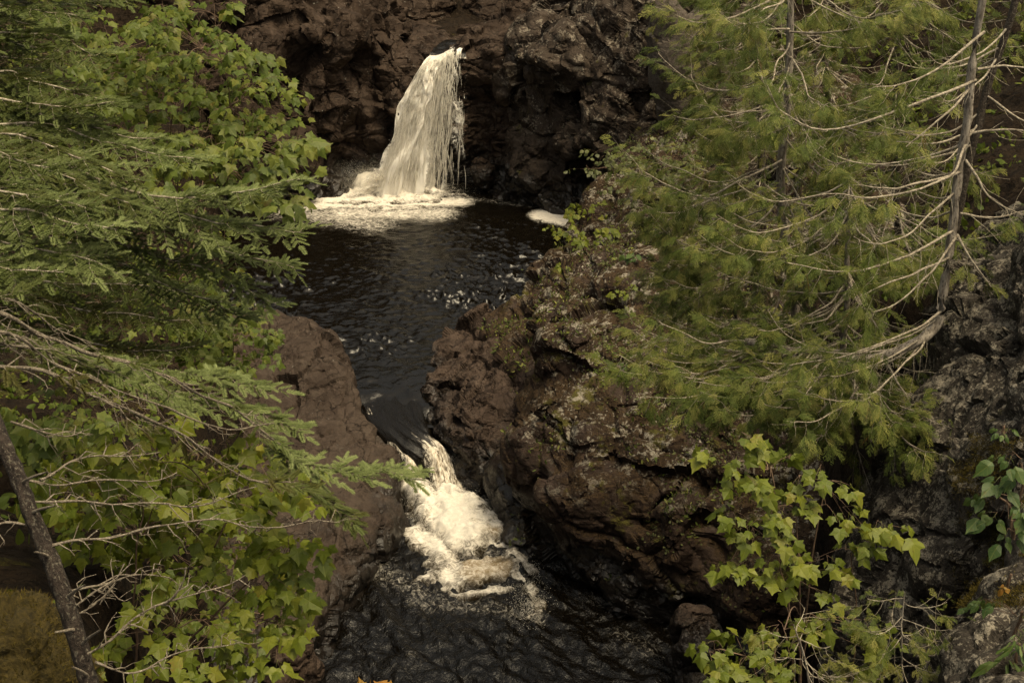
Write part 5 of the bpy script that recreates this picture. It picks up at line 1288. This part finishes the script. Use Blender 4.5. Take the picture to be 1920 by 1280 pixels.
# upper left maples
bush('maple_tree', 'tall maple with small leaves at the top left beside the far rock wall', 'maple', at(300, 520, 17.5), [at(330, 200, 17.0), at(430, 200, 16.8), at(380, 90, 17.2)],
     clump_px([(235, 40), (330, -30), (430, -10), (440, 70), (500, 110), (545, 170), (535, 245), (470, 255), (360, 250), (250, 220), (200, 130)], 120, 16.0, 18.2), 13, .115, 'maple', 'upper_maple', .26, 'maples on the left bank')
bush('maple_tree', 'maple with yellowing larger leaves between the firs and the pool', 'maple', at(360, 520, 16.0), [at(430, 320, 15.8), at(360, 280, 15.9)],
     clump_px([(330, 230), (450, 235), (560, 245), (570, 290), (545, 330), (550, 400), (480, 360), (400, 330), (320, 300)], 42, 15.2, 16.4), 8, .16, 'maple', 'upper_maple', .24, 'maples on the left bank')
bush('maple_shrub', 'low dark maple behind the fir tips above the rock shoulder', 'maple', at(410, 760, 19.5), [at(440, 640, 19.0), at(400, 580, 19.5)],
     clump_px([(400, 520), (470, 560), (515, 600), (520, 660), (470, 690), (410, 680), (360, 600)], 36, 18.4, 20.0), 8, .14, 'maple', 'upper_maple', .24, 'maples on the left bank')
bush('maple_shrub', 'dim understorey maple in the top left corner behind the dark fir', 'maple', at(60, 420, 19.5), [at(80, 200, 19.0), at(200, 120, 19.0)],
     clump_px([(-30, -30), (260, -20), (330, 120), (260, 250), (100, 300), (-30, 300)], 80, 17.5, 20.0), 9, .14, 'maple', 'upper_maple', .32, 'maples on the left bank')
bush('maple_shrub', 'shaded understorey maple deep behind the left firs', 'maple', at(200, 700, 16.5), [at(200, 560, 16.0), at(120, 400, 16.5), at(330, 420, 16.2)],
     clump_px([(-20, 100), (200, 130), (330, 300), (430, 380), (400, 520), (380, 680), (200, 720), (-20, 700)], 110, 15.0, 17.0), 10, .13, 'maple', 'upper_maple', .30, 'maples on the left bank')
bush('maple_shrub', 'shaded maple leaves low on the bank behind the bright lower left maple', 'maple', at(330, 1180, 15.5), [at(330, 1000, 15.0), at(450, 1050, 15.2), at(500, 1150, 15.5)],
     clump_px([(170, 880), (420, 900), (510, 1000), (520, 1080), (500, 1230), (400, 1260), (200, 1230), (150, 1050)], 70, 13.0, 16.5), 9, .13, 'maple', 'upper_maple', .28, 'maples on the left bank')
bush('maple_shrub', 'maple thicket hidden on the left bank beside the upper pool behind the firs', 'maple', (-8.5, 35, 3.5), [(-7.8, 32, 4.6), (-8.2, 37, 4.8), (-8.8, 41, 5.6)],
     [(-6.6 - 2.6 * g2.random() - .22 * max(0, y - 33), y, 2.6 + 3.6 * g2.random()) for y in g2.uniform(27, 43, 70)], 9, .16, 'maple', 'upper_maple', .4, 'maples on the left bank', nmax=120)
bush('maple_shrub', 'maple thicket low on the left bank behind the leaning fir', 'maple', (-5.6, 20, 4.5), [(-5.2, 19, 6), (-5.6, 22, 5)],
     [(-4.9 - 2.2 * g2.random() - .12 * (y - 16), y, 9.6 - .32 * (y - 12) + g2.uniform(-2.6, .6)) for y in g2.uniform(14, 26, 60)], 9, .15, 'maple', 'upper_maple', .36, 'maples on the left bank', nmax=120)
# the maple sapling at the lower right
bush('maple_sapling', 'slender maple sapling with tiers of green leaves in front of the dark gully', 'maple', at(1500, 1330, 9.0), [at(1478, 1080, 9.1), at(1490, 960, 9.2), at(1540, 900, 9.3), at(1440, 880, 9.3)],
     [at(*c) for c in ((1345, 850, 9.2), (1370, 880, 9.2), (1385, 845, 9.2), (1390, 810, 9.3), (1420, 820, 9.3), (1400, 890, 9.1), (1440, 900, 9.2), (1500, 890, 9.3), (1540, 870, 9.3), (1480, 860, 9.4), (1560, 900, 9.3), (1470, 950, 9.1), (1430, 965, 9.0), (1400, 985, 9.0), (1375, 960, 9.0), (1450, 990, 9.0), (1500, 940, 9.2), (1550, 945, 9.2), (1400, 1050, 8.9), (1370, 1050, 8.9), (1430, 1065, 8.9), (1470, 1075, 8.9), (1450, 1040, 8.9), (1500, 1050, 9.0), (1550, 1040, 9.1), (1585, 1030, 9.1), (1600, 990, 9.2), (1625, 1005, 9.2), (1560, 1065, 9.0), (1520, 1100, 9.0), (1490, 1020, 9.0), (1580, 950, 9.2))], 9, .106, 'maple', 'maple', .14, 'maples on the right bank', stem_r=.008)
bush('maple_sapling', 'yellow tipped maple twig at the right end of the sapling', 'maple', at(1600, 1330, 9.4), [at(1600, 1040, 9.3)], [at(1645, 975, 9.2), at(1670, 985, 9.2)], 6, .14, 'maple', 'maple', .10, 'maples on the right bank', stem_r=.007)
bush('maple_sapling', 'low maple with large leaves at the bottom of the picture right of the pool', 'maple', at(1440, 1400, 8.4), [at(1400, 1230, 8.5), at(1470, 1180, 8.6)],
     [at(*c) for c in ((1345, 1200, 8.4), (1350, 1240, 8.3), (1380, 1190, 8.5), (1400, 1230, 8.4), (1430, 1250, 8.3), (1430, 1200, 8.4), (1460, 1170, 8.6), (1490, 1190, 8.5), (1480, 1240, 8.3), (1380, 1270, 8.2), (1450, 1280, 8.2), (1620, 1160, 8.7), (1650, 1190, 8.6), (1600, 1200, 8.6), (1640, 1230, 8.5), (1560, 1160, 8.7), (1520, 1150, 8.7), (1330, 1220, 8.4))], 8, .106, 'maple', 'maple', .14, 'maples on the right bank')
bush('maple_seedling', 'orange autumn maple leaves poking in at the bottom edge over the water', 'maple', at(800, 1420, 6.0), [at(800, 1330, 6.1)], [at(800, 1290, 6.1), at(822, 1294, 6.1), at(705, 1300, 6.2)], 4, .13, 'maple', 'autumn', .06)
# herbs on the right edge
bush('herb', 'leafy green herb with pointed leaves on the mossy edge at far right', 'herb', at(1900, 1010, 8.3), [at(1890, 930, 8.3), at(1915, 860, 8.3)], [at(*c) for c in ((1860, 925, 8.3), (1885, 900, 8.3), (1870, 960, 8.3), (1895, 975, 8.2), (1910, 880, 8.3), (1915, 940, 8.2), (1900, 850, 8.3), (1890, 990, 8.2))], 6, .12, 'ovate', 'herb', .09)
bush('herb', 'second leafy herb below the orange leaf at the right edge', 'herb', at(1900, 1190, 8.0), [at(1900, 1150, 8.0)], [at(*c) for c in ((1830, 1140, 8.3), (1880, 1130, 8.1), (1915, 1120, 8.0), (1910, 1160, 8.0), (1850, 1125, 8.2))], 5, .085, 'ovate', 'herb', .08)
bush('herb', 'dark green rosette with narrow leaves in the lower right corner', 'herb', at(1905, 1240, 7.8), [at(1905, 1210, 7.8)], [at(*c) for c in ((1900, 1190, 7.8), (1890, 1220, 7.8), (1915, 1220, 7.8), (1910, 1180, 7.8))], 6, .14, 'long', 'herb', .06)
bush('herb', 'single bright seedling on the brown soil above the moss cushions', 'herb', at(1885, 825, 10.2), [at(1885, 812, 10.2)], [at(1880, 808, 10.2), at(1892, 806, 10.2)], 4, .075, 'ovate', 'herb', .04)
bush('dead_leaf', 'single orange dead leaf lying on the moss at the right edge', 'leaf', at(1888, 1100, 8.9), [at(1888, 1097, 8.9)], [at(1888, 1096, 8.9)], 2, .05, 'round', 'autumn', .02)
# shrubs and seedlings on the bluff
bush('shrub', 'pale round leaved shrub on the crest of the bluff beside the pool', 'shrub', at(1200, 400, 38.0), [at(1150, 320, 37.8), at(1230, 300, 37.0)], clump_px([(1070, 275), (1160, 265), (1280, 250), (1330, 300), (1250, 350), (1140, 350), (1090, 320)], 60, 36, 39), 10, .13, 'round', 'shrub', .42)
for (px, py, Y, n, w, h, lb, mk, sz) in ((1110, 392, 37.6, 7, 60, 30, 'small yellow green maple seedling clinging to the crest by the foam patch', 'maple', .17), (1110, 440, 36.0, 9, 70, 40, 'yellowing maple seedling below the crest of the bluff', 'maple', .17),
                              (1100, 500, 34.6, 8, 80, 30, 'maple seedling on the brown slope in the middle of the bluff', 'maple', .16), (1200, 545, 32.2, 9, 80, 36, 'bright maple seedling near the dark shrub on the bluff', 'maple', .16),
                              (1230, 500, 33.0, 12, 120, 70, 'dark green bush in the middle of the bluff under the cedars', 'herb', .15), (1040, 425, 37.2, 3, 30, 24, 'tiny seedling overhanging the water beside the foam patch', 'maple', .15),
                              (1070, 610, 31.0, 6, 110, 30, 'creeping green plants along a ledge of the bluff', 'maple', .10), (1190, 700, 28.6, 7, 60, 50, 'tuft of small green leaves on the lichened rim of the bluff', 'herb', .09)):
    bush('seedling', lb, 'seedling', at(px, py + h * .7, Y), [at(px, py + h * .3, Y)], [at(px + g2.uniform(-w, w) * .5, py + g2.uniform(-h, h) * .5, Y + g2.uniform(-.6, .4)) for _ in range(n)], 6, sz, 'maple' if mk == 'maple' else 'round', mk, .22)
# ground cover on the bluff, rooted in its surface
def scatter(name, label, VQ, cond, n, kind, mk, smin_, smax_, seed, up=.9):
    V, Q = VQ; N = vnormals(V, Q); g = np.random.default_rng(seed)
    w = cond(V, N); w = np.maximum(w, 0); idx = g.choice(len(V), n, p=w / w.sum())
    b = Bag(3)
    P = V[idx] + g.normal(0, .04, (n, 3)) + N[idx] * .03
    a = g.normal(0, 1, (n, 3)) + N[idx] * up; nr = N[idx] + g.normal(0, .5, (n, 3)) + [0, -.3, .5]
    Vv, Fc = T_leaf(kind, seed); V2, F2, A = instance(Vv, Fc, frames(P, a, nr, g.uniform(smin_, smax_, n)), g.random(n) * .95)
    b.add(V2, F2, A); o = b.put(name, M[mk + '_a'], None, False)
    return tag(o, label, None, None, 'stuff')
_, BV, BQ = BL
def patch(V, N):
    k = fbm(V * .9 + 3, 3); top = sstep(.35, .7, N[:, 2])
    reg = sstep(-.3, 1.2, V[:, 0] - np.interp(V[:, 1], [24, 28, 32, 36, 40], [1.8, 1.2, .8, 1.2, 2.6]))
    return top * reg * sstep(.05, .5, k)
scatter('undergrowth', 'small leafy ground cover spreading over the top of the bluff', (BV, BQ), patch, 6000, 'round', 'shrub', .025, .07, 5)
scatter('grass', 'thin green and straw grass blades on the bluff', (BV, BQ), lambda V, N: patch(V + 9, N), 7000, 'long', 'cedar', .05, .13, 6, 1.3)
# ragged moss growing on the mounds
for o in [q for q in bpy.data.objects if q.name.startswith('mossy_mound')]:
    me = o.data; V = np.zeros(len(me.vertices) * 3, np.float32); me.vertices.foreach_get('co', V); V = V.reshape(-1, 3)
    N = np.zeros(len(me.vertices) * 3, np.float32); me.vertices.foreach_get('normal', N); N = N.reshape(-1, 3)
    g = np.random.default_rng(len(V)); w = np.maximum(N[:, 2] + .5, 0) * sstep(-.6, .2, fbm(V * 5, 2)); n = 5000 if len(V) < 9000 else 9000
    idx = g.choice(len(V), n, p=w / w.sum())
    Vv, Fc = np.array([[0, -.1, 0], [0, .1, 0], [1, 0, .1]]), np.array([[0, 1, 2]])
    V2, F2, A = instance(Vv, Fc, frames(V[idx] + g.normal(0, .008, (n, 3)) - N[idx] * .006, N[idx] + g.normal(0, .55, (n, 3)), g.normal(0, 1, (n, 3)), g.uniform(.012, .05, n)), np.clip(g.random(n) * .6 + .5 * fbm(V[idx] * 6, 2) + .2, 0, 1))
    q = obj('moss', me_np('moss', V2, F2, {'tint': A}, False), M['moss_blade'], o); q['kind'] = 'stuff'
# moss mats creeping over the near rocks by the herbs
def to_px(V):
    d = V - CAMP; zc = d[:, 1] * _c - d[:, 2] * _s; yc = d[:, 1] * _s + d[:, 2] * _c
    return 960 + F * d[:, 0] / zc, 640 - F * yc / zc
for nm, (_, V, Q), seed in (('brown green moss mat over the edge of the right outcrop', OC, 3), ('green brown moss mat on top of the pale foreground rock', FG, 4)):
    def wgt(V, N, s=seed):
        x, y = to_px(V); z = fbm(V * 2.2 + s, 3)
        return ((x > 1780) & (x < 2050) & (y > 820) & (y < 1140)) * sstep(-.2, .25, N[:, 2]) * sstep(-.15, .2, z)
    g = np.random.default_rng(seed); N = vnormals(V, Q); w = wgt(V, N)
    if w.sum() <= 0: continue
    n = 26000; idx = g.choice(len(V), n, p=w / w.sum())
    th = .03 * sstep(0, .6, fbm(V[idx] * 7 + 2, 2) + .3)
    V2, F2, A = instance(np.array([[0, -.1, 0], [0, .1, 0], [1, 0, .1]]), np.array([[0, 1, 2]]), frames(V[idx] + g.normal(0, .02, (n, 3)) + N[idx] * th[:, None] * g.random((n, 1)), N[idx] + g.normal(0, .6, (n, 3)), g.normal(0, 1, (n, 3)), g.uniform(.014, .034, n)), g.random(n))
    tag(put('moss', V2, F2, M['moss_blade'], None, {'tint': A}, False), nm, None, None, 'stuff')
# shaded undergrowth on the two banks
GN = vnormals(GP, GF)
def bank(x0, x1, y0, y1, z0):
    return lambda V, N: ((V[:, 0] > x0) & (V[:, 0] < x1) & (V[:, 1] > y0) & (V[:, 1] < y1) & (V[:, 2] > z0)) * sstep(.2, .6, N[:, 2]) * sstep(-.5, .5, fbm(V * .7, 3))
scatter('undergrowth', 'shaded leafy undergrowth on the left bank', (GP, GF), bank(-14, -1.5, 6, 47, 1.5), 9000, 'ovate', 'upper_maple', .08, .2, 8)
scatter('undergrowth', 'shaded leafy undergrowth on the right bank behind the cedars', (GP, GF), bank(3.5, 16, 12, 48, 3.5), 9000, 'ovate', 'upper_maple', .08, .2, 9)

# the forest upstream and on both banks, whose dark mass the pools reflect
g = np.random.default_rng(77); V0 = []; F0 = []
for lv in range(6):
    z0, z1 = .12 + .145 * lv, .12 + .145 * lv + .25; r = .21 * (1 - lv / 6.3); c = len(V0)
    for k in range(9):
        a = k * 2 * math.pi / 9 + lv; rr = r * (1.0 if k % 2 else .62); V0.append((rr * math.cos(a), rr * math.sin(a), z0 + .03 * (k % 2)))
    V0.append((0, 0, min(1, z1)))
    for k in range(9): F0.append((c + k, c + (k + 1) % 9, c + 9))
pts = []
while len(pts) < 420:
    x, y = g.uniform(-31, 31), g.uniform(2, 88)
    if y < 57 and (y < 18 or abs(x) < .44 * y + 5.0): continue
    if 57 <= y < 66: continue
    pts.append((x, y))
pts = np.array(pts); hz = ground_z(pts[:, 0], pts[:, 1]) - .5
Mx = np.zeros((len(pts), 3, 4)); hh = g.uniform(7, 11, len(pts))
for k in range(3): Mx[:, k, k] = hh * (1 if k == 2 else g.uniform(.9, 1.3, len(pts)))
Mx[:, 0, 3], Mx[:, 1, 3], Mx[:, 2, 3] = pts[:, 0], pts[:, 1], hz
Vv, Fc, A = instance(np.array(V0), np.array(F0), Mx, g.random(len(pts)) * .4)
tag(put('forest', Vv, Fc, M['fir_a'], None, {'tint': A}, False), 'dark conifer forest standing above the gorge upstream and on both banks', None, None, 'stuff')
